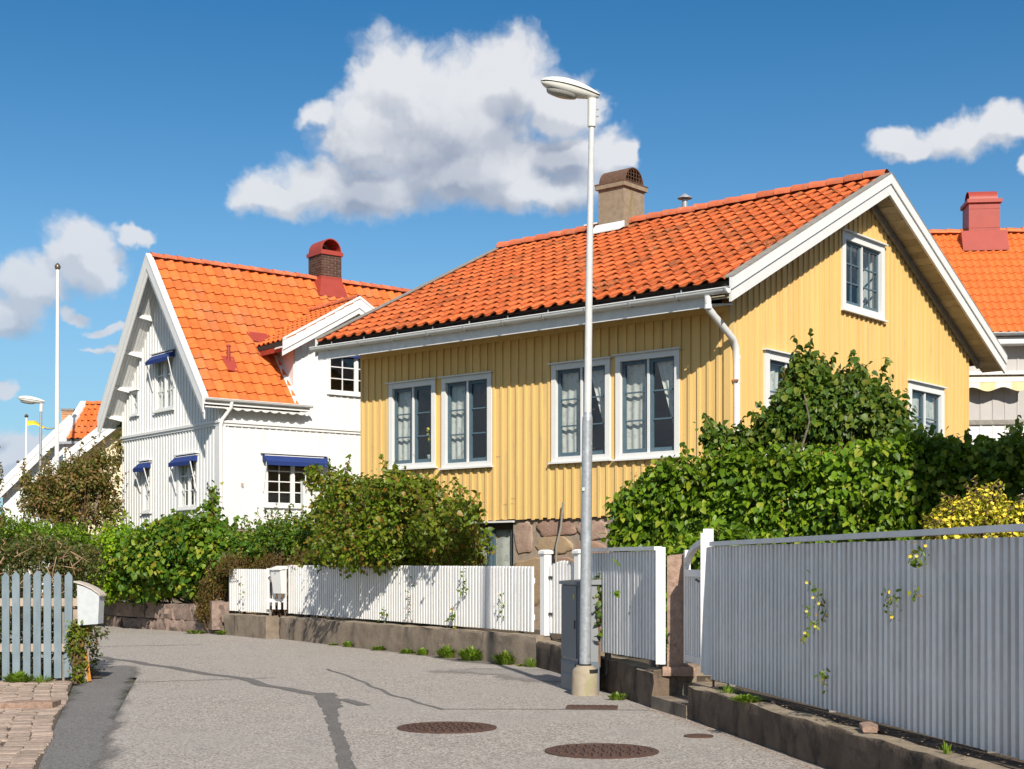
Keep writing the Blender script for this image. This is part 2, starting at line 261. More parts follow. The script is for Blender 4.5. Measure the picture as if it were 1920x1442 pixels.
# ------------------------------------------------------------------ mesh helpers
def tag(o, label=None, cat=None, group=None, kind=None):
    if label: o['label'] = label
    if cat: o['category'] = cat
    if group: o['group'] = group
    if kind: o['kind'] = kind
    return o
def empty(name, loc=(0, 0, 0), rz=0, parent=None, sc=1):
    o = bpy.data.objects.new(name, None); COL.objects.link(o); o.location = loc; o.rotation_euler = (0, 0, rz); o.scale = (sc,)*3; o.parent = parent
    o.empty_display_size = .2; return o
def inst(name, mesh, parent, loc=(0, 0, 0), rot=None, mat4=None):
    o = bpy.data.objects.new(name, mesh); COL.objects.link(o); o.parent = parent
    if mat4 is not None: o.matrix_local = mat4
    else:
        o.location = loc
        if rot: o.rotation_euler = rot
    return o
class MB:
    def __init__(s): s.v = []; s.f = []; s.m = []; s.cur = 0
    def face(s, *ix): s.f.append(tuple(ix)); s.m.append(s.cur)
    def add(s, verts, faces):
        b = len(s.v); s.v += [tuple(p) for p in verts]
        for f in faces: s.f.append(tuple(b+i for i in f)); s.m.append(s.cur)
        return s
    def hexa(s, p):  # 4 bottom, 4 top (ccw)
        return s.add(p, [(3, 2, 1, 0), (4, 5, 6, 7), (0, 1, 5, 4), (1, 2, 6, 5), (2, 3, 7, 6), (3, 0, 4, 7)])
    def box(s, x0, x1, y0, y1, z0, z1):
        return s.hexa([(x0, y0, z0), (x1, y0, z0), (x1, y1, z0), (x0, y1, z0), (x0, y0, z1), (x1, y0, z1), (x1, y1, z1), (x0, y1, z1)])
    def prism(s, poly, fn, a, b):  # poly 2d, fn(u,v,w)->xyz
        n = len(poly); P = [fn(u, v, a) for u, v in poly] + [fn(u, v, b) for u, v in poly]
        return s.add(P, [tuple(range(n-1, -1, -1)), tuple(range(n, 2*n))] + [(i, (i+1) % n, n+(i+1) % n, n+i) for i in range(n)])
    def tube(s, pts, r, seg=8, cap=True):
        pts = [Vector(p) for p in pts]; rs = r if isinstance(r, (list, tuple)) else [r]*len(pts); b = len(s.v); prev = None
        for i, p in enumerate(pts):
            d = (pts[min(i+1, len(pts)-1)] - pts[max(i-1, 0)]).normalized()
            if prev is None: a = d.orthogonal().normalized()
            else: a = (prev - d*prev.dot(d)).normalized()
            prev = a; c = d.cross(a)
            for k in range(seg):
                t = 2*math.pi*k/seg; s.v.append(tuple(p + (a*math.cos(t) + c*math.sin(t))*rs[i]))
        for i in range(len(pts)-1):
            for k in range(seg): s.face(b+i*seg+k, b+i*seg+(k+1) % seg, b+(i+1)*seg+(k+1) % seg, b+(i+1)*seg+k)
        if cap:
            s.face(*[b+k for k in range(seg)][::-1]); e = b+(len(pts)-1)*seg; s.face(*[e+k for k in range(seg)])
        return s
    def lathe(s, prof, seg=24, c=(0, 0)):
        b = len(s.v)
        for r, z in prof:
            for k in range(seg):
                t = 2*math.pi*k/seg; s.v.append((c[0]+r*math.cos(t), c[1]+r*math.sin(t), z))
        for i in range(len(prof)-1):
            for k in range(seg): s.face(b+i*seg+k, b+i*seg+(k+1) % seg, b+(i+1)*seg+(k+1) % seg, b+(i+1)*seg+k)
        s.face(*[b+k for k in range(seg)][::-1]); e = b+(len(prof)-1)*seg; s.face(*[e+k for k in range(seg)]); return s
    def mesh(s, name, mats, smooth=False, sharp=None):
        me = bpy.data.meshes.new(name); me.from_pydata(s.v, [], s.f)
        for m in (mats if isinstance(mats, (list, tuple)) else [mats]): me.materials.append(m)
        if any(s.m): me.polygons.foreach_set('material_index', s.m)
        if smooth: me.polygons.foreach_set('use_smooth', [True]*len(s.f))
        if smooth and sharp: me.set_sharp_from_angle(angle=R(sharp))
        me.update(); return me
    def build(s, name, mats, parent=None, smooth=False, sharp=40, loc=(0, 0, 0), rot=None):
        return inst(name, s.mesh(name, mats, smooth, sharp), parent, loc, rot)
def P(px, py, Y): return ((px-960)/FL*Y, Y, EYE + (HY-py)/FL*Y)
def hsh(*a):
    x = math.sin(a[0]*12.9898 + (a[1] if len(a) > 1 else 0)*78.233 + (a[2] if len(a) > 2 else 0)*37.719)*43758.5453
    return x - math.floor(x) - .5
def vnoise(x, y=0., z=0.):
    from mathutils import noise
    return noise.noise(Vector((x, y, z)))

class Wall:
    """a flat wall frame: u along the wall, d outwards, z up, in the parent's coordinates"""
    def __init__(s, par, o, u, n): s.par = par; s.o = o; s.u = u; s.n = n
    def p(s, u, d, z): return (s.o[0]+s.u[0]*u+s.n[0]*d, s.o[1]+s.u[1]*u+s.n[1]*d, z)
    def box(s, mb, u0, u1, d0, d1, z0, z1, z1b=None, z0b=None):
        z1b = z1 if z1b is None else z1b; z0b = z0 if z0b is None else z0b
        q = [s.p(u0, d1, z0), s.p(u1, d1, z0b), s.p(u1, d0, z0b), s.p(u0, d0, z0), s.p(u0, d1, z1), s.p(u1, d1, z1b), s.p(u1, d0, z1b), s.p(u0, d0, z1)]
        mb.hexa(q); return mb

def siding(W, a, b, z0, top, holes, pitch, bw, mat, joined=False, proud=.022, core=None, names=('board', 'batten'), zj=.0, gap=.0015):
    """vertical boards with battens over the joints, cut round the openings; an inner wall behind"""
    top = top if callable(top) else (lambda u, t=top: t)
    J = MB(); J2 = MB(); n = max(1, round((b-a)/pitch)); pitch = (b-a)/n
    def zs(u0, u1):
        hs = sorted((h[2], h[3]) for h in holes if h[0] < (u0+u1)/2 < h[1]); z = z0; r = []
        for lo, hi in hs: r.append((z, lo, 0)); z = hi
        r.append((z, None, 1)); return r
    for i in range(n):
        ua, ub = a+i*pitch, a+(i+1)*pitch
        cuts = [ua] + sorted(x for h in holes for x in h[:2] if ua+.012 < x < ub-.012) + [ub]
        for u0, u1 in zip(cuts, cuts[1:]):
            for lo, hi, t in zs(u0, u1):
                lo2 = lo + (hsh(i, 3.3)*zj if lo == z0 else 0); dd = .018 + hsh(i, lo)*.006
                ta, tb = (top(u0), top(u1)) if t else (hi, hi)
                if min(ta, tb)-lo2 < .03: continue
                mb = J if joined else MB(); W.box(mb, u0+gap, u1-gap, 0, dd, lo2, ta, tb)
                if not joined: mb.build(names[0], mat, W.par)
    for i in range(n+1):
        uc = a+i*pitch; u0, u1 = uc-bw/2, uc+bw/2
        if i == 0: u0, u1 = uc, uc+bw
        if i == n: u0, u1 = uc-bw, uc
        for lo, hi, t in zs(u0, u1):
            lo2 = lo - .012 + (hsh(i, 7.3)*zj if lo == z0 else 0) if lo == z0 else lo
            ta, tb = (top(u0), top(u1)) if t else (hi, hi)
            if min(ta, tb)-lo2 < .03: continue
            mb = J2 if joined else MB(); W.box(mb, u0, u1, .010, .02+proud+hsh(i, lo, 2)*.003, lo2, ta, tb)
            if not joined: mb.build(names[1], mat, W.par)
    if joined:
        tag(J.build(names[0], mat, W.par), kind='stuff'); tag(J2.build(names[1], mat, W.par), kind='stuff')
    C = MB(); cuts = sorted({a, b, *[x for h in holes for x in h[:2] if a < x < b], *[a+(b-a)*k/8 for k in range(1, 8)]})
    for u0, u1 in zip(cuts, cuts[1:]):
        for lo, hi, t in zs(u0, u1):
            ta, tb = (top(u0), top(u1)) if t else (hi, hi)
            if min(ta, tb)-lo > .02: W.box(C, u0, u1, -.12, -.002, lo, ta, tb)
    C.build('wall', core or mat, W.par)

def window(W, u0, u1, z0, z1, cas=.09, leaves=2, cols=1, rows=3, fm='white_paint', sm='blue_grey_paint', post=.035, reveal=.24, curt='LR', proud=.058, cap=True, sill=True, bar=.022, sf=.055, inner='interior_pale', label=None):
    par = W.par; fm_, sm_ = M[fm], M[sm]; f = MB()
    W.box(f, u0, u0+cas, -.06, proud, z0, z1); W.box(f, u1-cas, u1, -.06, proud, z0, z1)
    W.box(f, u0+cas, u1-cas, -.06, proud-.004, z1-cas, z1); W.box(f, u0+cas, u1-cas, -.06, proud-.004, z0, z0+cas*.9)
    win = f.build('window', fm_, par)
    if label: win['label'] = label
    W2 = Wall(win, W.o, W.u, W.n)
    if cap: W2.box(MB(), u0-.04, u1+.04, .0, proud+.05, z1+.002, z1+.022, ).build('drip_cap', M['old_white_paint'], win)
    if sill: W2.box(MB(), u0-.035, u1+.035, .02, proud+.045, z0-.03, z0-.002).build('sill', fm_, win)
    a, b, lo, hi = u0+cas, u1-cas, z0+cas*.9, z1-cas; n = leaves
    if n == 2 and post: W2.box(MB(), (a+b)/2-post/2, (a+b)/2+post/2, -.06, .022, lo, hi).build('post', fm_, win)
    pw = post if n == 2 else 0
    for k in range(n):
        la, lb = (a, b) if n == 1 else ((a, (a+b)/2-pw/2) if k == 0 else ((a+b)/2+pw/2, b))
        s = MB(); d0, d1 = -.045, -.004
        W2.box(s, la, la+sf, d0, d1, lo, hi); W2.box(s, lb-sf, lb, d0, d1, lo, hi)
        W2.box(s, la+sf, lb-sf, d0, d1-.002, lo, lo+sf*1.2); W2.box(s, la+sf, lb-sf, d0, d1-.002, hi-sf, hi)
        ga, gb, gl, gh = la+sf, lb-sf, lo+sf*1.2, hi-sf
        for r in range(1, rows):
            z = gl+(gh-gl)*r/rows; W2.box(s, ga, gb, d0+.004, d1-.005, z-bar/2, z+bar/2)
        for c in range(1, cols):
            u = ga+(gb-ga)*c/cols; W2.box(s, u-bar/2, u+bar/2, d0+.006, d1-.007, gl, gh)
        s.build('sash', sm_, win)
        for r in range(rows):
            for c in range(cols):
                ua, ub = ga+(gb-ga)*c/cols, ga+(gb-ga)*(c+1)/cols; za, zb = gl+(gh-gl)*r/rows, gl+(gh-gl)*(r+1)/rows
                MB().add([W2.p(ua, -.028, za), W2.p(ub, -.028, za), W2.p(ub, -.028, zb), W2.p(ua, -.028, zb)], [(0, 1, 2, 3)]).build('pane', GLASS, win)
    rv = MB(); e = .012
    W2.box(rv, a-e, a, -reveal, -.061, lo, hi); W2.box(rv, b, b+e, -reveal, -.061, lo, hi); W2.box(rv, a, b, -reveal, -.061, lo-e, lo); W2.box(rv, a, b, -reveal, -.061, hi, hi+e)
    rv.build('reveal', M['old_white_paint'], win)
    def curtain(ua, ub, ub2, dd):
        c = MB(); n_, m_ = 22, 9; zt, zb = hi-.03, lo+.02
        for j in range(m_+1):
            t = j/m_
            for i in range(n_+1):
                x = i/n_; w = ub + (ub2-ub)*min(1, t*1.25)
                u = ua + (w-ua)*x; c.v.append(W2.p(u, dd+.011*math.sin(x*19+.9*math.sin(t*3)), zt+(zb-zt)*t + (.012*math.sin(x*40) if j == m_ else 0)))
        for j in range(m_):
            for i in range(n_): q = j*(n_+1)+i; c.face(q, q+1, q+n_+2, q+n_+1)
        c.build('curtain', LACE, win, True)
    wd = b-a
    cd = -.10
    if 'L' in curt: curtain(a, a+wd*.47, a+wd*.40, cd)
    if 'R' in curt: curtain(b, b-wd*.42, b-wd*.08, cd)
    if 'S' in curt: curtain(b, b-wd*.16, b-wd*.03, cd)
    if 'F' in curt: curtain(a, b, b, max(cd, -reveal+.03))
    return win

TILEP = [(0, -.5), (.10, -.85), (.26, -1), (.44, -.85), (.58, -.35), (.70, .35), (.80, .85), (.90, 1.0), (1.0, .8), (1.10, .1)]
def tile_mesh(name, w, ln, amp, mat, tilt=.03, th=.013, waves=1):
    prof = []
    for k in range(waves): prof += [((u+k)/waves, h) for u, h in TILEP[:-1]]
    prof.append((1.10, .1) if waves == 1 else (1.04, -.4))
    m = MB(); n = len(prof)
    for y, dz in ((0, tilt), (ln, 0)):
        for u, h in prof: m.v.append((u*w, y, h*amp+dz))
    for i in range(n-1): m.face(i, i+1, n+i+1, n+i)
    b = len(m.v)
    for u, h in prof: m.v.append((u*w, 0, h*amp+tilt))
    for u, h in prof: m.v.append((u*w, .002, h*amp+tilt-th))
    for i in range(n-1): m.face(b+n+i, b+n+i+1, b+i+1, b+i)
    e = len(m.v); u, h = prof[-1]; m.v += [(u*w, 0, h*amp+tilt), (u*w, ln, h*amp), (u*w, ln, h*amp-th-.004), (u*w, 0, h*amp+tilt-th-.004)]; m.face(e, e+3, e+2, e+1)
    return m.mesh(name, mat, True, 50)
def lay_tiles(par, o, xd, up, ncol, nrow, w, ex, mat, keep=None, limit=300, amp=.028, mx=None, waves=1, jit=1.0, tilt=.03):
    """pantiles laid row by row; the nearest ones separate parts, the rest one joined part"""
    xd, up = Vector(xd), Vector(up); nd = xd.cross(up).normalized(); o = Vector(o); items = []
    me = tile_mesh('tile', w, ex+.07, amp, mat, tilt, waves=waves)
    for r in range(nrow):
        for c in range(ncol):
            if keep and not keep(c, r): continue
            p = o + xd*(c*w) + up*(r*ex) + nd*(.004*jit*hsh(c, r)) + up*(.012*jit*hsh(c, r, 5))
            q = Matrix.Rotation(hsh(c, r, 9)*.025*jit, 3, 'Z')
            b = Matrix((xd, up, nd)).transposed() @ q; wp = (mx @ p) if mx else p
            items.append(((wp-Vector((0, 0, EYE))).length, p, b))
    items.sort(key=lambda t: t[0])
    for _, p, b in items[:limit]: inst('tile', me, par, mat4=Matrix.Translation(p) @ b.to_4x4())
    if len(items) > limit:
        j = MB(); V = [v.co.copy() for v in me.vertices]; F = [tuple(f.vertices) for f in me.polygons]
        for _, p, b in items[limit:]: j.add([p + b @ v for v in V], F)
        tag(j.build('tile', mat, par, True, 50), kind='stuff')
    return len(items)
def ridge(par, p0, p1, n, mat, r=.11, name='ridge_tile'):
    p0, p1 = Vector(p0), Vector(p1); d = (p1-p0)/n; L = d.length; m = MB(); seg = 8
    for y, k in ((0, 1.0), (L+.05, .86)):
        for i in range(seg+1):
            t = math.pi*(i/seg*1.16-.08); m.v.append((r*k*math.cos(t), y, r*k*.9*math.sin(t) + (.0 if y else .015)))
    for i in range(seg): m.face(i, i+1, seg+1+i+1, seg+1+i)
    b = len(m.v)
    for kk, z in ((1, .015), (.84, .003)):
        for i in range(seg+1):
            t = math.pi*(i/seg*1.16-.08); m.v.append((r*kk*math.cos(t), 0, r*kk*.9*math.sin(t)+z))
    for i in range(seg): m.face(b+i, b+seg+1+i, b+seg+1+i+1, b+i+1)
    me = m.mesh(name, mat, True, 50); y = d.normalized(); x = y.cross(Vector((0, 0, 1))).normalized(); z = x.cross(y)
    for k in range(n):
        q = Matrix.Rotation(hsh(k, 4)*.05, 3, 'Z') @ Matrix.Rotation(hsh(k, 8)*.04, 3, 'X')
        inst(name, me, par, mat4=Matrix.Translation(p0+d*k+Vector((0, 0, .012*hsh(k, 2)))) @ (Matrix((x, y, z)).transposed() @ q).to_4x4())
def barrel(mb, c, ax, r, ln, th=.02, seg=14, hz=1.0):
    """half-round sheet, axis 'x' or 'y' """
    n = seg+1; o = len(mb.v)
    for k, (a, rr) in enumerate(((0, r), (ln, r), (0, r-th), (ln, r-th))):
        for i in range(n):
            t = math.pi*i/seg; u, z = rr*math.cos(t), rr*hz*math.sin(t)
            mb.v.append((c[0]+a, c[1]+u, c[2]+z) if ax == 'x' else (c[0]+u, c[1]+a, c[2]+z))
    for i in range(seg):
        mb.face(o+i, o+i+1, o+n+i+1, o+n+i); mb.face(o+2*n+i, o+3*n+i, o+3*n+i+1, o+2*n+i+1); mb.face(o+i, o+2*n+i, o+2*n+i+1, o+i+1); mb.face(o+n+i, o+n+i+1, o+3*n+i+1, o+3*n+i)

# ------------------------------------------------------------------ ground
def sheet(name, pts, z, mat, parent=None, kind='structure', wear=None):
    me = bpy.data.meshes.new(name); me.from_pydata([(x, y, z) for x, y in pts], [], [tuple(range(len(pts)))]); me.materials.append(mat)
    o = inst(name, me, parent)
    if kind: o['kind'] = kind
    return o
sheet('ground', [(-400, -60), (400, -60), (400, 900), (-400, 900)], -.03, M['ground_green'])
road = sheet('road', [(-4.2, -20), (6, -20), (3.6, 4), (2.6, 9.0), (1.9, 14.2), (1.2, 18), (.5, 21.7), (-4.5, 29.9), (-6.1, 31.8), (-10.4, 36.8), (-16, 41.5), (-30, 44), (-30, 30), (-13, 27.5), (-5.0, 19.2), (-3.0, 10.0)][::1], 0, ASPHALT)
def strip(name, pts, widths, z, mat, wear=False):
    m = MB(); n = len(pts); ws = []
    for i, (x, y) in enumerate(pts):
        a = Vector(pts[max(i-1, 0)]); b = Vector(pts[min(i+1, n-1)]); d = (b-a).normalized(); nn = Vector((-d.y, d.x)); w = widths[i] if isinstance(widths, list) else widths
        for k in (-1, -.5, 0, .5, 1):
            jt = 1 + .28*hsh(i*1.7, k*3.1) if abs(k) == 1 and not wear else 1
            m.v.append((x+nn.x*w*k*.5*jt, y+nn.y*w*k*.5*jt, z)); ws.append(1-abs(k))
    for i in range(n-1):
        for k in range(4): q = i*5+k; m.face(q, q+1, q+6, q+5)
    ws = [w_*min(1, (i_//5)*.34, (n-1-i_//5)*.34) for i_, w_ in enumerate(ws)]
    o = m.build(name, mat, road)
    if wear:
        at = o.data.attributes.new('wear', 'FLOAT', 'POINT'); at.data.foreach_set('value', ws)
    return o
def Gp(px, py): Y = FL*EYE/(py-HY); return ((px-960)/FL*Y, Y)
def resamp(pts, step):
    out = []; 
    for (a, b) in zip(pts, pts[1:]):
        a, b = Vector(a), Vector(b); n = max(1, int((b-a).length/step))
        out += [tuple(a.lerp(b, i/n)) for i in range(n)]
    out.append(tuple(pts[-1])); return out
TAR = patch_mat('tar_seal', (.09, .083, .077), (.20, .186, .172)); TARF = patch_mat('tar_worn', (.095, .09, .086), (.25, .235, .222), True)
def wob(pts, a, f=1.3): return [(x+a*vnoise(x*f, y*f), y+a*vnoise(x*f+9, y*f+4)) for x, y in pts]
crk = wob(resamp([Gp(*q) for q in ((168, 1229), (260, 1243), (400, 1265), (450, 1272), (520, 1288), (600, 1303))], .25), .12)
strip('tar_seam', crk, .17, .004, TAR)
tr = wob(resamp([Gp(*q) for q in ((608, 1300), (622, 1330), (622, 1350), (640, 1400), (650, 1442), (668, 1520))], .12), .03, 4)
strip('tar_seam', tr, [.24 if t[1] > 15.2 else (.15 if t[1] > 14.4 else .12) for t in tr], .0045, TAR)
strip('tar_seam', wob(resamp([Gp(640, 1311), Gp(684, 1323)], .1), .03, 3), .14, .005, TAR)
strip('tar_seam', wob(resamp([Gp(615, 1255), Gp(660, 1272), Gp(720, 1298), Gp(775, 1316), Gp(830, 1330)], .25), .08), .05, .004, TAR)
strip('tar_seam', wob(resamp([Gp(168, 1213), Gp(380, 1209)], .4), .06), .05, .004, TAR)
strip('tar_seam', wob(resamp([Gp(240, 1280), Gp(520, 1271)], .4), .06), .035, .0045, TAR)
strip('tar_seam', resamp([Gp(830, 1330), Gp(1000, 1330), Gp(1215, 1332)], .4), .03, .004, TAR)
strip('worn_patch', resamp([Gp(225, 1245), Gp(185, 1300), Gp(150, 1370), Gp(90, 1490)], .3), [1.25, 1.15, 1.05, 1.0, 1.0, 1.0, 1.05]*9, .006, TARF, True)
strip('worn_patch', resamp([(-4.2, 28.9), (-3.2, 27.4), (-1.2, 24.0), (.0, 21.2)], .5), 1.0, .0055, patch_mat('edge_dirt', (.11, .10, .088), (.2, .185, .165), True), True)
strip('worn_patch', resamp([Gp(700, 1262), Gp(880, 1258), Gp(1010, 1262), Gp(1050, 1290)], .5), 2.2, .005, patch_mat('newer_asphalt', (.17, .155, .143), (.40, .365, .335), True), True)

def loft(path, sec, jig=.01, step=.22, closed_end=True):
    """section (offset to the left of the path, z) swept along a 2d path, with rough stone-like jitter"""
    pts = resamp(path, step); m = MB(); n = len(sec)
    for i, (x, y) in enumerate(pts):
        a = Vector(pts[max(i-1, 0)]); b = Vector(pts[min(i+1, len(pts)-1)]); d = (b-a).normalized(); nn = Vector((-d.y, d.x))
        for k, (o, z) in enumerate(sec):
            j = jig*vnoise(x*3.1+k, y*3.1, z*4)*2; jz = jig*vnoise(x*2.3+7, y*2.3, k*1.3)*2
            m.v.append((x+nn.x*(o+j), y+nn.y*(o+j), z+(jz if z > .06 else 0)))
    for i in range(len(pts)-1):
        for k in range(n-1): q = i*n+k; m.face(q, q+n, q+n+1, q+1)
    if closed_end:
        m.face(*range(n)); e = (len(pts)-1)*n; m.face(*[e+k for k in range(n)][::-1])
    return m
def wallsec(h, t, r=.025): return [(0, -.05), (0, h*.35), (-.0, h*.7), (.0, h-r), (r*.4, h-r*.3), (r, h), (t*.5, h+.005), (t-r, h), (t, h-r), (t, -.05)]
# paths run away from the camera: the left of the path is the street, so offsets are negative towards the gardens
def gwall(name, path, h, t, label, mat='concrete_wall', jig=.012):
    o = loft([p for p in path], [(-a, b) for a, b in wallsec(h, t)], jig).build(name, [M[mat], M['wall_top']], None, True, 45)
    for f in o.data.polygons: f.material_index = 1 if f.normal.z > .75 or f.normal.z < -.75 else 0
    tag(o, label, 'wall'); return o
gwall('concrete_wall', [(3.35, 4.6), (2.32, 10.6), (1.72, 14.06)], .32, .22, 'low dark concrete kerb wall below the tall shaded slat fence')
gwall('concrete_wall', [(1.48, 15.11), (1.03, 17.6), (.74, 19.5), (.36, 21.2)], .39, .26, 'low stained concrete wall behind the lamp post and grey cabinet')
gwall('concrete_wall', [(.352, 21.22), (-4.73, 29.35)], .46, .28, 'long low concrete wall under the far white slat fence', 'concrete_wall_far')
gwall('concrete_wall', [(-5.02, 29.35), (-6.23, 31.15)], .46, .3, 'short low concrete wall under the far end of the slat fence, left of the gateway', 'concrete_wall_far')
# ledge course at the foot of the far wall
stp = empty('gate_steps', (1.6, 14.6, 0)); tag(stp, 'worn concrete steps up to the arched white gate', 'steps')
def along(p, q, t, off): a, b = Vector(p), Vector(q); d = (b-a).normalized(); n = Vector((d.y, -d.x)); r = a.lerp(b, t) + n*off; return (r.x, r.y)
A0, A1 = (1.72, 14.06), (1.48, 15.11)
def stepbox(name, o0, o1, z0, z1, mat, t0=-.0, t1=1.0):
    c = [along(A0, A1, t0, o0), along(A0, A1, t1, o0), along(A0, A1, t1, o1), along(A0, A1, t0, o1)]
    m = MB().hexa([(x-1.6, y-14.6, z0) for x, y in c][::-1] + [(x-1.6, y-14.6, z1) for x, y in c][::-1]); return m.build(name, mat, stp)
stepbox('step', -.02, .34, -.02, .13, M['concrete_wall_far']); stepbox('step', .34, .7, -.02, .27, M['concrete_wall_far'])
stepbox('landing', .7, 2.2, -.02, .40, M['concrete_wall_far'], -.3, 1.6)
stepbox('cheek_wall', .24, 1.2, 0, .43, M['concrete_wall_far'], 1.003, 1.5)
stepbox('cheek_wall', .24, 1.2, 0, .31, M['concrete_wall'], -.4, -.003)
garden = [(3.5, 4.6), (2.50, 10.7), (1.98, 13.9), (2.6, 14.0), (2.9, 15.3), (1.70, 15.2), (1.22, 17.7), (.95, 19.6), (.56, 21.4), (-4.45, 29.45), (-4.2, 30.2), (-4.7, 30.5), (-6.0, 31.4), (-10.4, 36.4), (-16, 41), (-40, 50), (-60, 120), (60, 120), (60, 4.6)]
g = MB(); n = len(garden); g.v = [(x, y, .33) for x, y in garden]; g.face(*range(n)[::-1])
for i in range(n): 
    j = (i+1) % n; b = len(g.v); g.v += [(garden[i][0], garden[i][1], .33), (garden[j][0], garden[j][1], .33), (garden[j][0], garden[j][1], -.02), (garden[i][0], garden[i][1], -.02)]; g.face(b, b+1, b+2, b+3)
tag(g.build('garden_ground', M['soil']), kind='structure')
lg = [(-5.75, 18.62), (-5.4, 19.0), (-5.9, 20.5), (-9, 24.5), (-20, 30), (-30, 30), (-30, 18.2)]
sheet('hedge_bed', lg, .02, M['soil'])

# granite block wall on the left bend
gb = empty('granite_wall', (-6.3, 31.2, 0)); tag(gb, 'low wall of rough pink granite blocks below the big green shrubs', 'wall')
def block(name, L, H, D, mat, par, loc, rz, seed=0, rough=.03):
    m = MB(); nx, nz, ny = 6, 3, 3; idx = {}
    for i in range(nx+1):
        for j in range(ny+1):
            for k in range(nz+1):
                if 0 < i < nx and 0 < j < ny and 0 < k < nz: continue
                x, y, z = i/nx, j/ny, k/nz; e = .06
                px = (x-.5)*L; py = (y-.5)*D; pz = z*H
                cx = 1-.0; sx = abs(x-.5)*2; sz = abs(z-.5)*2; sy = abs(y-.5)*2
                r_ = rough*(vnoise(px*5+seed*3.7, py*5, pz*6+seed))*1.6; edge = (max(0, sx-.8)+max(0, sz-.7))*rough*.9
                py2 = py + (-1 if j == 0 else (1 if j == ny else 0))*(r_ - edge); pz2 = pz + (-(max(0, sx-.7)+max(0, sy-.7))*rough*.8 + r_*.5 if k == nz else 0)
                idx[i, j, k] = len(m.v); m.v.append((px, py2, pz2))
    def q(a, b, c, d): m.face(idx[a], idx[b], idx[c], idx[d])
    for i in range(nx):
        for k in range(nz): q((i, 0, k), (i+1, 0, k), (i+1, 0, k+1), (i, 0, k+1)); q((i, ny, k), (i, ny, k+1), (i+1, ny, k+1), (i+1, ny, k))
        for j in range(ny): q((i, j, nz), (i+1, j, nz), (i+1, j+1, nz), (i, j+1, nz)); q((i, j, 0), (i, j+1, 0), (i+1, j+1, 0), (i+1, j, 0))
    for j in range(ny):
        for k in range(nz): q((0, j, k), (0, j, k+1), (0, j+1, k+1), (0, j+1, k)); q((nx, j, k), (nx, j+1, k), (nx, j+1, k+1), (nx, j, k+1))
    return m.build(name, mat, par, True, 35, loc, (0, 0, rz))
a, b = Vector((-6.33, 31.3)), Vector((-10.51, 36.16)); L = (b-a).length; dr = (b-a)/L; ang = math.atan2(dr.y, dr.x)+math.pi
ext = Vector((-14.5, 39.6)); s_ = 0; k = 0
for course, (z0, hh, wd) in enumerate(((0, .27, .85), (.275, .36, .72))):
    s_ = -.1*course
    while s_ < L+3.2:
        w_ = wd*(1+.5*hsh(k, course)); p_ = a+dr*(s_+w_/2) - Vector((-dr.y, dr.x))*(-.16)*-1
        if course == 1 and s_ < .6: h2 = .0
        block('stone', w_-.015, hh*(1+.12*hsh(k, 3.3)), .36, M['granite_block'], gb, (p_.x+6.3+.04*hsh(k, 9), p_.y-31.2, z0-.01), ang+.03*hsh(k, 5), k, .05); s_ += w_; k += 1
tag(block('boulder', .5, .62, .4, M['granite_block'], None, (-6.36, 31.55, .1), .4, 77, .08), 'rounded granite boulder at the end of the slat fence wall', 'boulder')

# cobbled pavement, left
pv = MB(); E0, E1 = Vector((-5.62, 18.45)), Vector((-3.30, 9.9)); ed = (E1-E0).normalized(); en = Vector((ed.y, -ed.x))
if en.x > 0: en = -en
cb0 = [tuple(E0-ed*.3), tuple(E1), tuple(E1+en*5), tuple(E0-ed*.3+en*6)]
pave = sheet('pavement', cb0, .012, M['joint_soil'])
def sett(L, W_, seed, h=.012):
    m = MB(); n = 4; pts = []
    for i in range(n*2): 
        t = 2*math.pi*(i+.5)/(n*2); c, s = math.cos(t), math.sin(t); e = .28
        pts.append((abs(c)**e*math.copysign(1, c)*L/2*(1+.10*hsh(seed, i)), abs(s)**e*math.copysign(1, s)*W_/2*(1+.12*hsh(seed, i, 3))))
    N = len(pts)
    for sc, z in ((1, -.02), (1, h*.6), (.86, h), (.4, h*1.06)): m.v += [(x*sc, y*sc, z+(.004*hsh(seed, x*9) if z > 0 else 0)) for x, y in pts]
    for r in range(3):
        for i in range(N): m.face(r*N+i, r*N+(i+1) % N, (r+1)*N+(i+1) % N, (r+1)*N+i)
    m.face(*[3*N+i for i in range(N)]); return m.mesh('cobble', M['cobble'], True, 45)
big = [sett(.182, .132, i) for i in range(5)]; sml = [sett(.172, .135, 20+i) for i in range(5)]; ea = math.atan2(en.y, en.x); cnt = 0
far_s = MB()
for row, (off, me_, st, wid) in enumerate([(.10, big, .136, .3), (.285, big, .136, .3)] + [(.47+.175*i, sml, .14, .17) for i in range(13)]):
    t = -.2 + .07*(row % 2)
    while t < 8.8:
        q = E0 + ed*(t+.02*hsh(t, row)) + en*(off+(.02 if row < 2 else .05)*hsh(row, t*3) + .03*math.sin(t*1.7))
        vis = abs(q.x/q.y) < .375 and q.y < 18.9
        if vis and cnt < 300:
            o = inst('cobble', random.choice(me_), pave, (q.x, q.y, .016+.005*hsh(t, row, 2)), (.03*hsh(t, 1), .03*hsh(t, 2), ea+(.06 if row < 2 else .5)*hsh(t, row, 4))); cnt += 1
        elif vis or row < 8:
            mm = me_[cnt % 5]; base = len(far_s.v); ca = Matrix.Rotation(ea+(.06 if row < 2 else .5)*hsh(t, row, 4), 3, 'Z')
            far_s.add([ca @ v.co + Vector((q.x, q.y, .016)) for v in mm.vertices], [tuple(f.vertices) for f in mm.polygons])
        t += st*(1+.12*hsh(t, row, 7))
if far_s.v: tag(far_s.build('cobble', M['cobble'], pave, True, 45), kind='stuff')
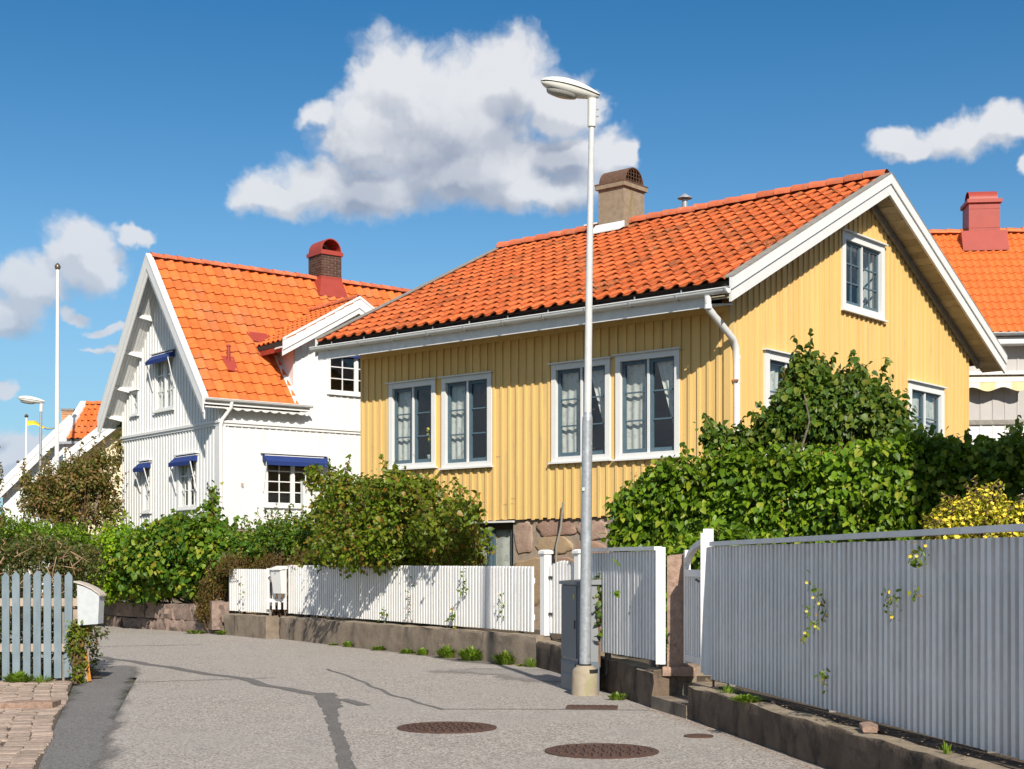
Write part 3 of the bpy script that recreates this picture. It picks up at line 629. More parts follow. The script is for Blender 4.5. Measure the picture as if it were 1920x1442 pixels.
tag(block('granite_kerb_block', .55, .07, .34, M['granite'], None, (-5.02, 15.0, .02), .05, 5, .02), 'flat pink granite block lying on the cobbled pavement', 'stone block')

# manholes
def manhole(px, py, r, label, spin):
    x, y = Gp(px, py); e = empty('manhole_cover', (x, y, 0), spin); tag(e, label, 'manhole cover', 'round cast iron covers in the road')
    MB().lathe([(r, .0), (r, .009), (r-.012, .012), (r-.05, .012), (r-.055, .006), (r-.06, .0)], 48).build('frame', M['iron_cover'], e, True, 30)
    MB().lathe([(r-.062, .0), (r-.062, .008), (.001, .008)], 48).build('plate', M['iron_cover'], e, True, 30)
    rb = MB(); q = -r+.1
    for kx in range(int(2*r/.075)):
        x0 = -r+.11+kx*.075; hy = math.sqrt(max(0, (r-.085)**2-x0**2)); yy = -hy; j = 0
        while yy < hy-.04:
            t0 = .025*math.sin((yy/.16)*math.pi); rb.box(x0-.012+t0*.6, x0+.016+t0*.6, yy, yy+.05, .007, .017); yy += .066; j += 1
    tag(rb.build('tread', M['iron_cover'], e), kind='stuff')
manhole(838, 1365, .46, 'round rusty iron manhole cover farther up the road', .4)
manhole(1128, 1409, .46, 'round rusty iron manhole cover nearest the camera', .15)
x, y = Gp(1110, 1327); e = empty('drain_grate', (x, y, 0), -.1); tag(e, 'rectangular rusty drain cover beside the lamp post base', 'drain cover')
MB().box(-.27, .27, -.17, .17, .003, .012).build('frame', M['iron_cover'], e)
rb = MB(); [rb.box(-.24+.06*i, -.2+.06*i, -.14, .14, .012, .018) for i in range(8)]; rb.build('bars', M['iron_cover'], e)
x, y = Gp(1310, 1381); e = empty('valve_cover', (x, y, 0)); tag(e, 'small oval rusty valve cover near the low wall', 'valve cover')
MB().lathe([(.13, 0), (.13, .010), (.115, .013), (.001, .013)], 24).build('frame', M['iron_cover'], e, True, 30); MB().box(-.03, .03, -.01, .01, .013, .019).build('lifting_lug', M['iron_cover'], e)

# ------------------------------------------------------------------ yellow house
SC = 1.12
YC = (3.1656*SC, 21*SC, EYE*(1-SC)); YR = math.atan2(-.647, .762)
yh = empty('yellow_house', YC, YR, sc=SC); tag(yh, 'yellow board and batten house with red pantile roof and white gable boards', 'house')
MY = Matrix.Translation(YC) @ Matrix.Rotation(YR, 4, 'Z') @ Matrix.Scale(SC, 4)
GW, GLn, OV = 8.54, 7.70, .45
def zr(y): return 5.53 + .497*((y+.7) if y < 4.27 else (GW+.7-y))
def slab(mb, x0, x1, ya, yb, lo, hi, zf=zr):
    y = sorted((ya, yb)); return mb.hexa([(x0, y[0], zf(y[0])+lo), (x1, y[0], zf(y[0])+lo), (x1, y[1], zf(y[1]-1e-6)+lo), (x0, y[1], zf(y[1]-1e-6)+lo), (x0, y[0], zf(y[0])+hi), (x1, y[0], zf(y[0])+hi), (x1, y[1], zf(y[1]-1e-6)+hi), (x0, y[1], zf(y[1]-1e-6)+hi)])
Wf = Wall(yh, (0, 0), (1, 0), (0, -1)); Wg = Wall(yh, (0, 0), (0, 1), (1, 0)); Wl = Wall(yh, (-GLn, 0), (0, 1), (-1, 0)); Wb = Wall(yh, (0, GW), (1, 0), (0, 1))
fw = [(-6.97, -5.84, 3.20, 4.70), (-5.69, -4.56, 3.16, 4.70), (-3.28, -2.12, 3.15, 4.71), (-2.01, -.83, 3.14, 4.73)]
gwn = [(3.40, 4.93, 5.70, 6.98), (.95, 2.30, 3.15, 4.74), (5.88, 7.38, 3.15, 4.76)]
sh_ = lambda h: (h[0]+.03, h[1]-.03, h[2]+.03, h[3]-.03)
siding(Wf, -GLn, -.0, 2.26, 5.30, [sh_(h) for h in fw], .166, .048, M['yellow_paint'], zj=.03)
siding(Wg, .0, GW, 2.26, lambda u: zr(u)-.27, [sh_(h) for h in gwn], .166, .048, M['yellow_paint'], zj=.02)
for W_, a_, b_, tp in ((Wl, 0, GW, lambda u: zr(u)-.27), (Wb, -GLn, 0, lambda u: 5.3)):
    m = MB()
    for k in range(8): u0, u1 = a_+(b_-a_)*k/8, a_+(b_-a_)*(k+1)/8; W_.box(m, u0, u1, -.1, .02, 2.26, tp(u0), tp(u1))
    m.build('wall', M['yellow_paint'], yh)
MB().box(-.055, .058, -.058, .055, 2.24, 5.28).build('corner_board', M['yellow_paint'], yh)
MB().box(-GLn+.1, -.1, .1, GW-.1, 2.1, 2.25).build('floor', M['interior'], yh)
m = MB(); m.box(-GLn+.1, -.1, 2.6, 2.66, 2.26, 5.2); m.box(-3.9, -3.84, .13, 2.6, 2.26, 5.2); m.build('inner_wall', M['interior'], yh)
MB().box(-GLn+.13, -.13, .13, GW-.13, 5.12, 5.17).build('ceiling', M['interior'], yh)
window(Wf, *fw[0], curt='L', reveal=.2); window(Wf, *fw[1], curt='LS', reveal=.2)
window(Wf, *fw[2], curt='LR', reveal=.2); window(Wf, *fw[3], curt='LR', reveal=.2)
window(Wg, *gwn[0], cas=.12, cols=2, rows=3, curt='', reveal=.3, label='small attic window high in the gable')
window(Wg, *gwn[1], cas=.12, cols=1, rows=3, curt='L'); window(Wg, *gwn[2], cas=.13, cols=1, rows=3, curt='F', reveal=.12, label='gable window half hidden behind the hedge')
MB().box(-.1, -.02, 3.3, 5.0, 5.60, 5.63).build('attic_sill', M['old_white_paint'], yh)
# foundation with boulders set in mortar
fd = MB(); fd.box(-4.15, -.04, .03, .3, .2, 2.245); fd.box(-GLn+.04, -5.25, .03, .3, .2, 2.245); fd.box(-5.25, -4.15, .03, .3, .2, 1.35); fd.box(-.30, -.04, .3, GW-.03, .2, 2.245); fd.box(-5.25, -4.15, .25, .3, 1.3, 2.24)
fnd = fd.build('foundation', M['mortar'], yh)
def boulder(cx, cz, w, h, mat, seed, bul=.028, y0=.03):
    m = MB(); n, rr = 22, (1, .955, .8, .45)
    for q, s in enumerate(rr):
        for i in range(n):
            t = 2*math.pi*i/n; e = .7; c, s_ = math.cos(t), math.sin(t); k = 1.10+.30*vnoise(c*1.5+seed*5, s_*1.5, seed)+.14*vnoise(c*5+seed*5, s_*5, seed)
            m.v.append((cx+abs(c)**e*math.copysign(1, c)*w/2*s*k, y0 - (0, .8, 1.0, 1.05)[q]*bul*(1+.4*vnoise(c*2*s+seed, s_*2*s, q)), cz+abs(s_)**e*math.copysign(1, s_)*h/2*s*k))
    for q in range(3):
        for i in range(n): m.face(q*n+i, q*n+(i+1) % n, (q+1)*n+(i+1) % n, (q+1)*n+i)
    m.face(*[3*n+i for i in range(n)]); m.build('stone', M[mat], fnd, True, 50)
for i, (x0, x1, z0, z1, mt) in enumerate([(-4.08, -3.72, 1.72, 2.16, 'stone_pink'), (-3.62, -2.85, 1.98, 2.2, 'stone_red'), (-3.60, -2.98, 1.68, 1.95, 'stone_ochre'), (-4.10, -3.42, .9, 1.62, 'stone_ochre'),
     (-3.30, -2.80, 1.0, 1.62, 'stone_red'), (-2.80, -2.25, 1.9, 2.2, 'stone_pink'), (-2.88, -2.25, 1.3, 1.85, 'stone_red'), (-2.7, -2.2, .7, 1.22, 'stone_pink'), (-2.15, -1.5, 1.5, 2.15, 'stone_ochre'), (-2.1, -1.4, .8, 1.4, 'stone_pink'), (-1.4, -.7, 1.3, 2.1, 'stone_red'),
     (-6.3, -5.5, 1.5, 2.1, 'stone_pink'), (-7.3, -6.4, 1.4, 2.1, 'stone_ochre'), (-6.4, -5.4, .7, 1.35, 'stone_red')]):
    boulder((x0+x1)/2, (z0+z1)/2, x1-x0, z1-z0, mt, i)
Wfd = Wall(yh, (0, .10), (1, 0), (0, -1))
window(Wfd, -5.25, -4.15, 1.35, 2.2, cas=.05, leaves=2, rows=1, fm='blue_grey_paint', cap=False, curt='F', reveal=.1, proud=.0, sill=False, label='basement window with blue grey frame')
MB().box(-5.3, -4.1, -.05, .12, 2.205, 2.235).build('lintel', M['old_white_paint'], yh)
MB().tube([(-3.0, -.10, 2.5), (-3.05, -.10, 2.1), (-3.14, -.10, 1.8), (-3.16, -.10, .9)], .018, 8).build('conduit', M['grey_wood'], yh, True)
# roof
rf = MB(); slab(rf, -GLn-OV, OV-.03, -.66, 4.27, -.16, -.045); slab(rf, -GLn-OV, OV-.03, 4.27, GW+.66, -.16, -.045)
roof = rf.build('roof', M['roof_under'], yh)
up = Vector((0, 1, .497)).normalized(); slen = 4.97*math.hypot(1, .497); nr = 16; exn = (slen-.05)/nr; TW = .241; ncol = int((GLn+2*OV-.22)/TW)
TW = (GLn+2*OV-.16)/ncol
lay_tiles(roof, (-GLn-OV+.07, -.74, zr(-.74)-.022), (1, 0, 0), up, ncol, nr, TW, exn, M['tile_red'], mx=MY, amp=.028, tilt=.036)
ridge(roof, (-GLn-OV+.05, 4.27, zr(4.26)+.012), (OV-.08, 4.27, zr(4.26)+.012), 25, M['tile_ridge'], .12)
bk = MB(); nb = 60
for i in range(nb):
    x0 = -GLn-OV+.05+i*(GLn+2*OV-.1)/nb; x1 = x0+(GLn+2*OV-.1)/nb; q = .03*(i % 2); slab(bk, x0, x1, 4.30, GW+.7, -.04, -.01+q)
tag(bk.build('tile', M['tile_red'], roof), kind='stuff')
for sgn in (0, 1):
    ya, yb = ((-.70, 4.27), (4.27, GW+.70))[sgn]
    slab(MB(), OV-.015, OV+.022, ya, yb, -.335, -.155).build('barge_board', M['white_paint'], yh)
    slab(MB(), OV+.0, OV+.05, ya-(.02 if not sgn else 0), yb+(.02 if sgn else 0), -.150, .012).build('barge_board', M['white_paint'], yh)
    slab(MB(), OV-.10, OV+.055, ya-.02*(1-sgn), yb+.02*sgn, .014, .034).build('verge_cap', M['grey_wood'], yh)
    slab(MB(), -GLn-OV-.03, -GLn-OV+.0, ya, yb, -.30, .01).build('barge_board', M['old_white_paint'], yh)
    slab(MB(), -GLn-OV-.04, -GLn-OV+.09, ya, yb, .012, .034).build('verge_cap', M['grey_wood'], yh)
    n_ = 30
    for i in range(n_):
        y0 = ya+(yb-ya)*i/n_; y1 = ya+(yb-ya)*(i+1)/n_-.008
        slab(MB(), .012, OV-.018, y0, y1, -.285-.008*hsh(i, 2), -.262).build('soffit_board', M['dirty_soffit'], yh)
    slab(MB(), .045, .10, max(ya, .15), min(yb, GW+.35), -.42, -.292).build('rake_beam', M['grey_wood'], yh)
# front eave: soffit, fascia, gutter
MB().hexa([(-GLn-OV+.03, -.66, 5.19), (.06, -.66, 5.19), (.06, -.002, 5.29), (-GLn-OV+.03, -.002, 5.29), (-GLn-OV+.03, -.66, 5.215), (.06, -.66, 5.215), (.06, -.002, 5.315), (-GLn-OV+.03, -.002, 5.315)]).build('eave_soffit', M['old_white_paint'], yh)
MB().box(-GLn-OV+.03, .10, -.685, -.662, 5.16, 5.40).build('fascia', M['old_white_paint'], yh)
MB().box(-GLn-OV+.03, OV-.02, -.660, -.64, 5.402, 5.47).build('fascia_upper', M['roof_under'], yh)
MB().box(-GLn, -.06, -.05, -.024, 5.20, 5.283).build('frieze_board', M['yellow_paint'], yh)
def gutter(par, x0, x1, yc, zc, r, mat, name='gutter'):
    m = MB(); n = 10; E_ = n+1
    for k, (x, rr) in enumerate(((x0, r), (x1, r), (x0, r-.012), (x1, r-.012))):
        for i in range(E_): t = math.pi*(1+i/n); m.v.append((x, yc+rr*math.cos(t), zc+rr*math.sin(t)))
    for i in range(n): m.face(i, E_+i, E_+i+1, i+1); m.face(2*E_+i, 2*E_+i+1, 3*E_+i+1, 3*E_+i)
    for a in (0, n): m.face(a, E_+a, 3*E_+a, 2*E_+a)
    m.face(*range(E_)); m.face(*[E_+i for i in range(E_)][::-1])
    g = m.build(name, mat, par, True, 60)
    MB().tube([(x0, yc-r, zc), (x1, yc-r, zc)], .010, 6).build('bead', M['white_paint'], g, True)
    return g
gt = gutter(yh, -GLn-OV-.02, OV+.02, -.775, 5.375, .07, M['old_white_paint'])
for i in range(11):
    x = -GLn-OV+.4+i*.82; m = MB(); m.box(x-.012, x+.012, -.79, -.66, 5.39, 5.402); m.tube([(x, -.775+.078*math.cos(t), 5.375+.078*math.sin(t)) for t in [math.pi*(1+.1*k) for k in range(11)]], .007, 5); m.box(x-.01, x+.01, -.70, -.69, 5.36, 5.46); m.build('bracket', M['galvanised'], gt)
dp = MB(); dp.tube([(.13, -.775, 5.30), (.13, -.775, 5.20), (.13, -.74, 5.12), (.115, -.08, 4.78), (.105, .02, 4.66), (.105, .04, 4.4), (.105, .04, 2.3), (.105, .04, .5)], .05, 14)
dpo = dp.build('downpipe', M['white_paint'], yh, True, 50)
for z in (4.52, 5.15, 4.18, 3.0): 
    yy = -.765 if z > 5 else .04; xx = .13 if z > 5 else .105
    MB().lathe([(.05, z-.03), (.055, z-.03), (.055, z+.03), (.05, z+.03)], 16, (xx, yy)).build('collar', M['white_paint'], dpo, True, 50)
MB().box(.06, .16, -.03, .0, 4.17, 4.2).build('clip', M['hinge_rust'], dpo)
jt = MB()
for i in range(26):
    u = -7.5+7.3*abs(hsh(i, 4.4)*2) ; z = 2.55+.12*hsh(i, 2) if i % 2 else 2.9+2.2*abs(hsh(i, 6)); Wf.box(jt, u, u+.10+.05*hsh(i), .0245, .0262, z, z+.004)
tag(jt.build('board_crack', M['grey_wood'], yh), kind='stuff')
# chimney
ch = MB(); ch.box(-5.38, -4.79, 4.0, 4.68, 7.3, 8.66); cho = ch.build('chimney', M['render_grey'], roof)
m = MB(); m.box(-5.43, -4.74, 3.95, 4.73, 8.662, 8.74); m.build('cap', M['render_grey'], cho)
m = MB(); m.box(-5.44, -4.735, 3.945, 4.735, 8.742, 8.768); barrel(m, (-5.40, 4.34, 8.77), 'x', .30, .62, .02); m.build('cowl', M['rusty_metal'], cho, True, 40)
m = MB()
for i in range(7): x = 4.34-.26+i*.087; m.tube([(-4.80, x, 8.77), (-4.80, x, 8.77+math.sqrt(max(.001, .285**2-(x-4.34)**2)))], .006, 4)
for i in range(4): z = .05+i*.07; w = math.sqrt(.285**2-z*z); m.tube([(-4.80, 4.34-w, 8.77+z), (-4.80, 4.34+w, 8.77+z)], .006, 4)
m.build('mesh_grille', M['rusty_metal'], cho)
m = MB(); m.box(-5.36, -4.82, 4.02, 4.66, 8.75, 8.775); m.build('flue_top', M['black_iron'], cho)
m = MB(); m.hexa([(-5.44, 3.80, zr(3.80)+.03), (-4.76, 3.80, zr(3.80)+.03), (-4.76, 3.99, zr(3.99)+.03), (-5.44, 3.99, zr(3.99)+.03), (-5.44, 3.80, zr(3.80)+.055), (-4.76, 3.80, zr(3.80)+.055), (-4.76, 3.99, zr(3.99)+.14), (-5.44, 3.99, zr(3.99)+.14)]); m.box(-5.75, -5.44, 4.02, 4.5, zr(4.2)+.08, zr(4.2)+.11); m.build('flashing', M['old_white_paint'], cho)
m = MB(); m.lathe([(.055, 7.6), (.055, 8.40)], 16, (-3.91, 4.75)); vp = m.build('vent_pipe', M['galvanised'], roof, True, 40)
MB().lathe([(.14, 8.415), (.135, 8.43), (.03, 8.50), (.004, 8.515)], 20, (-3.91, 4.75)).build('cowl', M['galvanised'], vp, True, 40)
m = MB(); [m.box(-3.91+.05*c-.004, -3.91+.05*c+.004, 4.746, 4.754, 8.39, 8.42) for c in (-1, 1)]; m.build('stays', M['galvanised'], vp)

# things on the window sills
def onhouse(x, y, z): v = MY @ Vector((x, y, z)); return (v.x, v.y, v.z)
def cup(z0=3.26, x=-4.76, y=.10):
    e = empty('mug', onhouse(x, y, z0), YR); tag(e, 'yellow mug on the sill inside the second front window', 'mug')
    MB().lathe([(.036, 0), (.042, .01), (.045, .09), (.039, .09), (.035, .012)], 18).build('body', M['ceramic'], e, True, 50)
    MB().tube([(-.042, 0, .075), (-.07, 0, .07), (-.075, 0, .045), (-.065, 0, .025), (-.042, 0, .02)], .007, 6).build('handle', M['ceramic'], e, True)
cup()
e = empty('flower_pot', onhouse(-6.08, .10, 3.30), YR); tag(e, 'white pot of yellow flowers behind the first front window', 'potted plant')
MB().lathe([(.06, 0), (.085, .12), (.09, .13), (.075, .13), (.06, .10)], 18).build('pot', M['pot_white'], e, True, 50)
m = MB(); pts_ = []
for i in range(9):
    a = i*2.4; t = .04+.02*(i % 4); top_ = (.10*math.cos(a)*(.4+.6*hsh(i)+.5), .06*math.sin(a), .38+.035*i); m.tube([(0, 0, .1), (top_[0]*.4, top_[1]*.4, .25), top_], .004, 4); pts_.append(top_)
m.build('stems', M['leaf_weed'], e)
m = MB()
for px_, py_, pz_ in pts_:
    for j in range(6):
        c_ = Vector((px_+.04*hsh(px_, j), py_+.03*hsh(py_, j), pz_+.05*hsh(pz_, j))); m.add([c_+Vector((.022*math.cos(k*1.257), .012*math.sin(k*2.1), .022*math.sin(k*1.257))) for k in range(5)], [(0, 1, 2, 3, 4)])
tag(m.build('blossom', M['flower_yellow'], e), kind='stuff')
e = empty('lantern', onhouse(-.07, 4.46, 5.82), YR); tag(e, 'small black candle lantern behind the attic window', 'lantern')
m = MB(); m.box(-.05, .05, -.05, .05, 0, .02); [m.box(x-.005, x+.005, y-.005, y+.005, .02, .16) for x in (-.045, .045) for y in (-.045, .045)]; m.build('frame', M['black_iron'], e)
MB().lathe([(.075, .16), (.03, .22), (.012, .26)], 4).build('lid', M['black_iron'], e); MB().lathe([(.02, .02), (.02, .11)], 10).build('candle', M['pot_white'], e, True)

# ------------------------------------------------------------------ white house
WC = (-7.0907, 35, 0); WR = math.atan2(.6156, .788)
wh = empty('white_house', WC, WR); tag(wh, 'white wooden house with steep orange tiled roof and blue window awnings', 'house')
MW = Matrix.Translation(WC) @ Matrix.Rotation(WR, 4, 'Z')
WD, WLn, OE, OG = 5.84, 7.6, .30, .60
def zw(y): return 5.52 + 1.222*((y+OE) if y < WD/2 else (WD+OE-y))
Ws = Wall(wh, (0, 0), (1, 0), (0, -1)); Wgw = Wall(wh, (0, 0), (0, 1), (-1, 0))
DX0, DX1, DPK = 2.05, 5.33, 3.69   # wall dormer
def zd(x): return 8.36 - .577*abs(x-DPK)
sh2 = lambda h: (h[0]+.03, h[1]-.03, h[2]+.02, h[3]-.02)
gws = [(2.52, 3.72, 5.52, 6.98), (4.75, 5.24, 5.55, 6.21)]; gwl = [(1.17, 2.30, 2.92, 4.24), (3.95, 4.52, 2.90, 4.22)]
siding(Wgw, 0, WD, 5.03, lambda u: zw(u)-.22, [sh2(h) for h in gws], .165, .045, M['white_paint'], joined=True)
siding(Wgw, 0, WD, 2.40, 4.90, [sh2(h) for h in gwl], .165, .045, M['white_paint'], joined=True)
dws = [(3.0, 4.75, 5.90, 7.0)]; sws = [(1.2, 2.8, 2.96, 4.22)]
siding(Ws, 0, DX0, 5.03, 5.50, [], .19, .03, M['white_paint'], proud=.02, gap=.007)
siding(Ws, DX0, DX1, 5.03, lambda u: zd(u)-.2, [sh2(dws[0])], .19, .03, M['white_paint'], proud=.02, gap=.007)
siding(Ws, DX1, WLn, 5.03, 5.50, [], .19, .03, M['white_paint'], proud=.02, gap=.007)
siding(Ws, 0, WLn, 2.40, 4.90, [sh2(sws[0])], .19, .03, M['white_paint'], proud=.02, gap=.007)
m = MB(); m.box(-.06, .0, 0, WD, 4.90, 4.965); m.box(-.09, .0, 0, WD, 4.966, 5.03); m.build('belt_course', M['white_paint'], wh)
m = MB(); m.box(-.09, WLn, -.09, -.0, 4.966, 5.03); m.box(-.06, WLn, -.06, 0, 4.90, 4.965); m.build('belt_course', M['white_paint'], wh)
MB().box(-.055, .12, -.055, .12, 2.38, 4.9).build('corner_board', M['white_paint'], wh)
MB().box(.005, WLn, .005, WD, .2, 2.38).build('foundation', M['mortar'], wh)
MB().box(.2, WLn-.2, .2, WD-.2, 4.85, 4.9).build('floor', M['interior_pale'], wh); MB().box(.2, WLn-.2, 2.6, 2.66, 2.4, 7.8).build('inner_wall', M['interior_pale'], wh)
m = MB(); m.box(WLn-.02, WLn+.1, 0, WD, .2, 5.6); m.box(0, WLn, WD-.1, WD, .2, 5.6); m.hexa([(WLn-.02, 0, 5.6), (WLn+.1, 0, 5.6), (WLn+.1, WD, 5.6), (WLn-.02, WD, 5.6), (WLn-.02, WD/2-.05, 9), (WLn+.1, WD/2-.05, 9), (WLn+.1, WD/2+.05, 9), (WLn-.02, WD/2+.05, 9)]); m.build('wall', M['white_paint'], wh)
kw = dict(fm='white_paint', sm='white_paint', cas=.07, bar=.025, sf=.035, post=.05, reveal=.14, proud=.05)
window(Wgw, *gws[0], cols=2, rows=3, curt='F', **kw); window(Wgw, *gws[1], leaves=1, cols=1, rows=2, curt='F', **kw)
window(Wgw, *gwl[0], cols=2, rows=3, curt='LR', **kw); window(Wgw, *gwl[1], leaves=1, cols=2, rows=3, curt='F', **kw)
window(Ws, *dws[0], cols=2, rows=3, curt='S', **kw); window(Ws, *sws[0], cols=2, rows=4, curt='', **kw)
for (W_, u0, u1, z1) in ((Wgw, 2.45, 3.80, 7.03), (Wgw, 1.15, 2.38, 4.29), (Wgw, 3.93, 4.60, 4.27), (Ws, 1.12, 2.92, 4.27), (Ws, 3.05, 4.85, 7.03)):
    a = MB(); dz, dd = (.07, .10) if u0 == 3.05 else (.19, .26)
    P0 = [W_.p(u0, .05, z1+.0), W_.p(u1, .05, z1), W_.p(u1, dd, z1-dz), W_.p(u0, dd, z1-dz)]; a.hexa([(x, y, z-.012) for x, y, z in P0[::-1]] + P0[::-1])
    Wv = [W_.p(u0, dd, z1-dz-.10), W_.p(u1, dd, z1-dz-.10), W_.p(u1, dd+.008, z1-dz), W_.p(u0, dd+.008, z1-dz)]; a.add(Wv, [(0, 1, 2, 3)])
    for uu in (u0, u1): a.add([W_.p(uu, .05, z1), W_.p(uu, dd, z1-dz), W_.p(uu, .05, z1-dz)], [(0, 1, 2)])
    aw = a.build('awning', M['awning_blue'], wh)
    for uu in (() if u0 == 3.05 else (u0+.02, u1-.02)): MB().tube([W_.p(uu, dd-.02, z1-dz), W_.p(uu, .06, z1-.95 if z1 > 5 or u1-u0 > .9 else z1-.8)], .014, 6).build('arm', M['white_paint'], aw, True)
    W_.box(MB(), u0-.05, u1+.05, .0, .12, z1+.002, z1+.03).build('awning_rail', M['white_paint'], aw)
rf = MB(); slab(rf, -OG+.02, DX0-.02, -OE, WD/2, -.2, -.06, zw); slab(rf, DX1+.02, WLn+.3, -OE, WD/2, -.2, -.06, zw); slab(rf, DX0-.018, DX1+.018, 1.9, WD/2, -.2, -.062, zw); slab(rf, -OG+.02, WLn+.3, WD/2, WD+OE, -.2, -.06, zw); wroof = rf.build('roof', M['roof_under'], wh)
upw = Vector((0, 1, 1.222)).normalized(); sl_ = (WD/2+OE)*math.hypot(1, 1.222); nrw = 14; exw = (sl_-.02)/nrw; tww = .272; ncw = int((WLn+OG+.1)/tww)
def keepw(c, r):
    x = -OG+.16+(c+.5)*tww; y = -OE+(r+.55)*exw*upw.y; z = zw(y)
    return not (DX0-.12 < x < DX1+.1 and z < zd(x)-.05)
lay_tiles(wroof, (-OG+.14, -OE-.04, zw(-OE-.04)-.03), (1, 0, 0), upw, ncw, nrw, tww, exw, M['tile_orange'], keepw, 290, .024, MW, tilt=.036)
slab(MB(), -OG+.1, WLn+.3, WD/2+.03, WD+OE, -.05, .0, zw).build('rear_tiles', M['tile_orange'], wroof)
ridge(wroof, (-OG+.1, WD/2, zw(WD/2-.01)+.0), (WLn+.3, WD/2, zw(WD/2-.01)+.0), 24, M['tile_ridge'], .11)
for sg in (0, 1):
    ya, yb = ((-OE-.02, WD/2), (WD/2, WD+OE+.02))[sg]
    slab(MB(), -OG-.03, -OG+.13, ya, yb, -.02, .055, zw).build('verge_board', M['white_paint'], wh)
    slab(MB(), -OG-.02, -OG+.015, ya, yb, -.34, -.021, zw).build('barge_board', M['white_paint'], wh)
    slab(MB(), -OG+.016, -OG+.045, ya, yb, -.50, -.32, zw).build('barge_board', M['white_paint'], wh)
    for i in range(12 if sg else 12):
        y0, y1 = ya, yb; x0 = -OG+.05+i*(OG-.05)/12; x1 = x0+(OG-.05)/12-.006
        if i < 6: slab(MB(), -OG+.05+i*(OG-.06)/6, -OG+.05+(i+1)*(OG-.06)/6-.008, ya+.02, yb-.0, -.235, -.205, zw).build('soffit_board', M['white_paint'], wh)
    for t in ((.30, .53, .76, .95) if sg else ()):
        y = (WD/2)+(t*(WD/2+.2))*(1 if sg else -1); zt = zw(y)-.24
        MB().hexa([(-OG+.05, y-.045, zt-.06), (.0, y-.045, zt-.15), (.0, y+.045, zt-.15), (-OG+.05, y+.045, zt-.06), (-OG+.05, y-.045, zt-.0), (0, y-.045, zt-.0), (0, y+.045, zt-.0), (-OG+.05, y+.045, zt-.0)]).build('purlin_end', M['white_paint'], wh)
m = MB(); m.box(-OG+.02, DX0+.25, -OE-.03, -OE-.005, 5.36, 5.50); m.box(-OG+.02, DX0+.25, -OE+.02, -.02, 5.36, 5.385); m.build('fascia', M['white_paint'], wh)
sc_ = MB(); 
for i in range(9):
    x0 = -.05+i*.25; pts_ = [(x0, 5.36)] + [(x0+.25*k/8, 5.30-.045*math.sin(math.pi*k/8)) for k in range(9)] + [(x0+.25, 5.36)]
    sc_.prism(pts_, lambda u, v, w: (u, w, v), -OE+.003, -OE+.018)
sc_.build('scalloped_trim', M['white_paint'], wh)
g2 = gutter(wh, -OG+.02, DX0+.30, -OE-.07, 5.50, .06, M['white_paint'])
dw = MB().tube([(.12, -OE-.07, 5.45), (.12, -OE-.06, 5.33), (.02, -.10, 5.06), (-.03, -.09, 4.9), (-.03, -.09, 3.2), (-.03, -.09, .5)], .045, 12).build('downpipe', M['white_paint'], wh, True, 50)
# dormer roof
dm = MB(); dz_ = .26
for sgn in (-1, 1):
    xe = DPK+sgn*2.18
    for (lo, hi) in ((-.16, -.03),):
        yb = 2.1
        dm.hexa([(p[0], p[1], zd(p[0])+h) for h in (lo, hi) for p in ([(min(xe, DPK), -.42), (max(xe, DPK), -.42), (max(xe, DPK), (zd(max(xe, DPK))-5.52)/1.222-OE+.1), (min(xe, DPK), (zd(min(xe, DPK))-5.52)/1.222-OE+.1)])])
drf = dm.build('dormer_roof', M['roof_under'], wh)
for sgn in (-1, 1):
    upd = Vector((-sgn, 0, .577)).normalized(); xd = Vector((0, -sgn, 0)) if sgn > 0 else Vector((0, -1, 0))
    if sgn < 0:  # left slope: climbs towards +x
        y_hi = 2.2; cols_ = int(2.7/.25)
        def kd(c, r): 
            y = 2.25-(c+.5)*.25; x = 1.5+(r+.5)*.32*.866; return y > -.45 and (y+OE)*1.222+5.52 < zd(x)+.28
        lay_tiles(drf, (1.50, 2.25, zd(1.5)-.03), (0, -1, 0), Vector((1, 0, .577)).normalized(), 11, 8, .245, .318, M['tile_orange'], kd, 90, .026, MW)
    else:
        def kd2(c, r):
            y = -.45+(c+.5)*.25; x = 5.88-(r+.5)*.32*.866; return (y+OE)*1.222+5.52 < zd(x)+.28
        lay_tiles(drf, (5.88, -.45, zd(5.88)-.03), (0, 1, 0), Vector((-1, 0, .577)).normalized(), 11, 8, .245, .318, M['tile_orange'], kd2, 0, .026, MW)
ridge(drf, (DPK, -.43, zd(DPK)+.0), (DPK, 2.1, zd(DPK)+.0), 8, M['tile_ridge'], .10)
for sgn in (-1, 1):
    xe = DPK+sgn*2.22; xs = sorted((xe, DPK))
    for y0, y1, lo, hi in ((-.47, -.43, -.02, .045), (-.455, -.425, -.26, -.022), (-.425, -.40, -.40, -.24)):
        MB().hexa([(x, y, zd(x)+h) for h in (lo, hi) for x, y in ((xs[0], y0), (xs[1], y0), (xs[1], y1), (xs[0], y1))]).build('barge_board', M['white_paint'], wh)
    MB().hexa([(x, y, zd(x)+h) for h in (-.2, -.17) for x, y in ((xs[0]+.0, -.4), (xs[1], -.4), (xs[1], -.02), (xs[0], -.02))]).build('soffit_board', M['white_paint'], wh)
MB().box(DX0-.03, DX0-.0, .0, (zd(DX0)-5.52)/1.222-OE, 5.6, zd(DX0)-.2).build('dormer_cheek', M['white_paint'], wh)
MB().box(DX1, DX1+.03, .0, 1.1, 5.6, zd(DX1)-.2).build('dormer_cheek', M['white_paint'], wh)
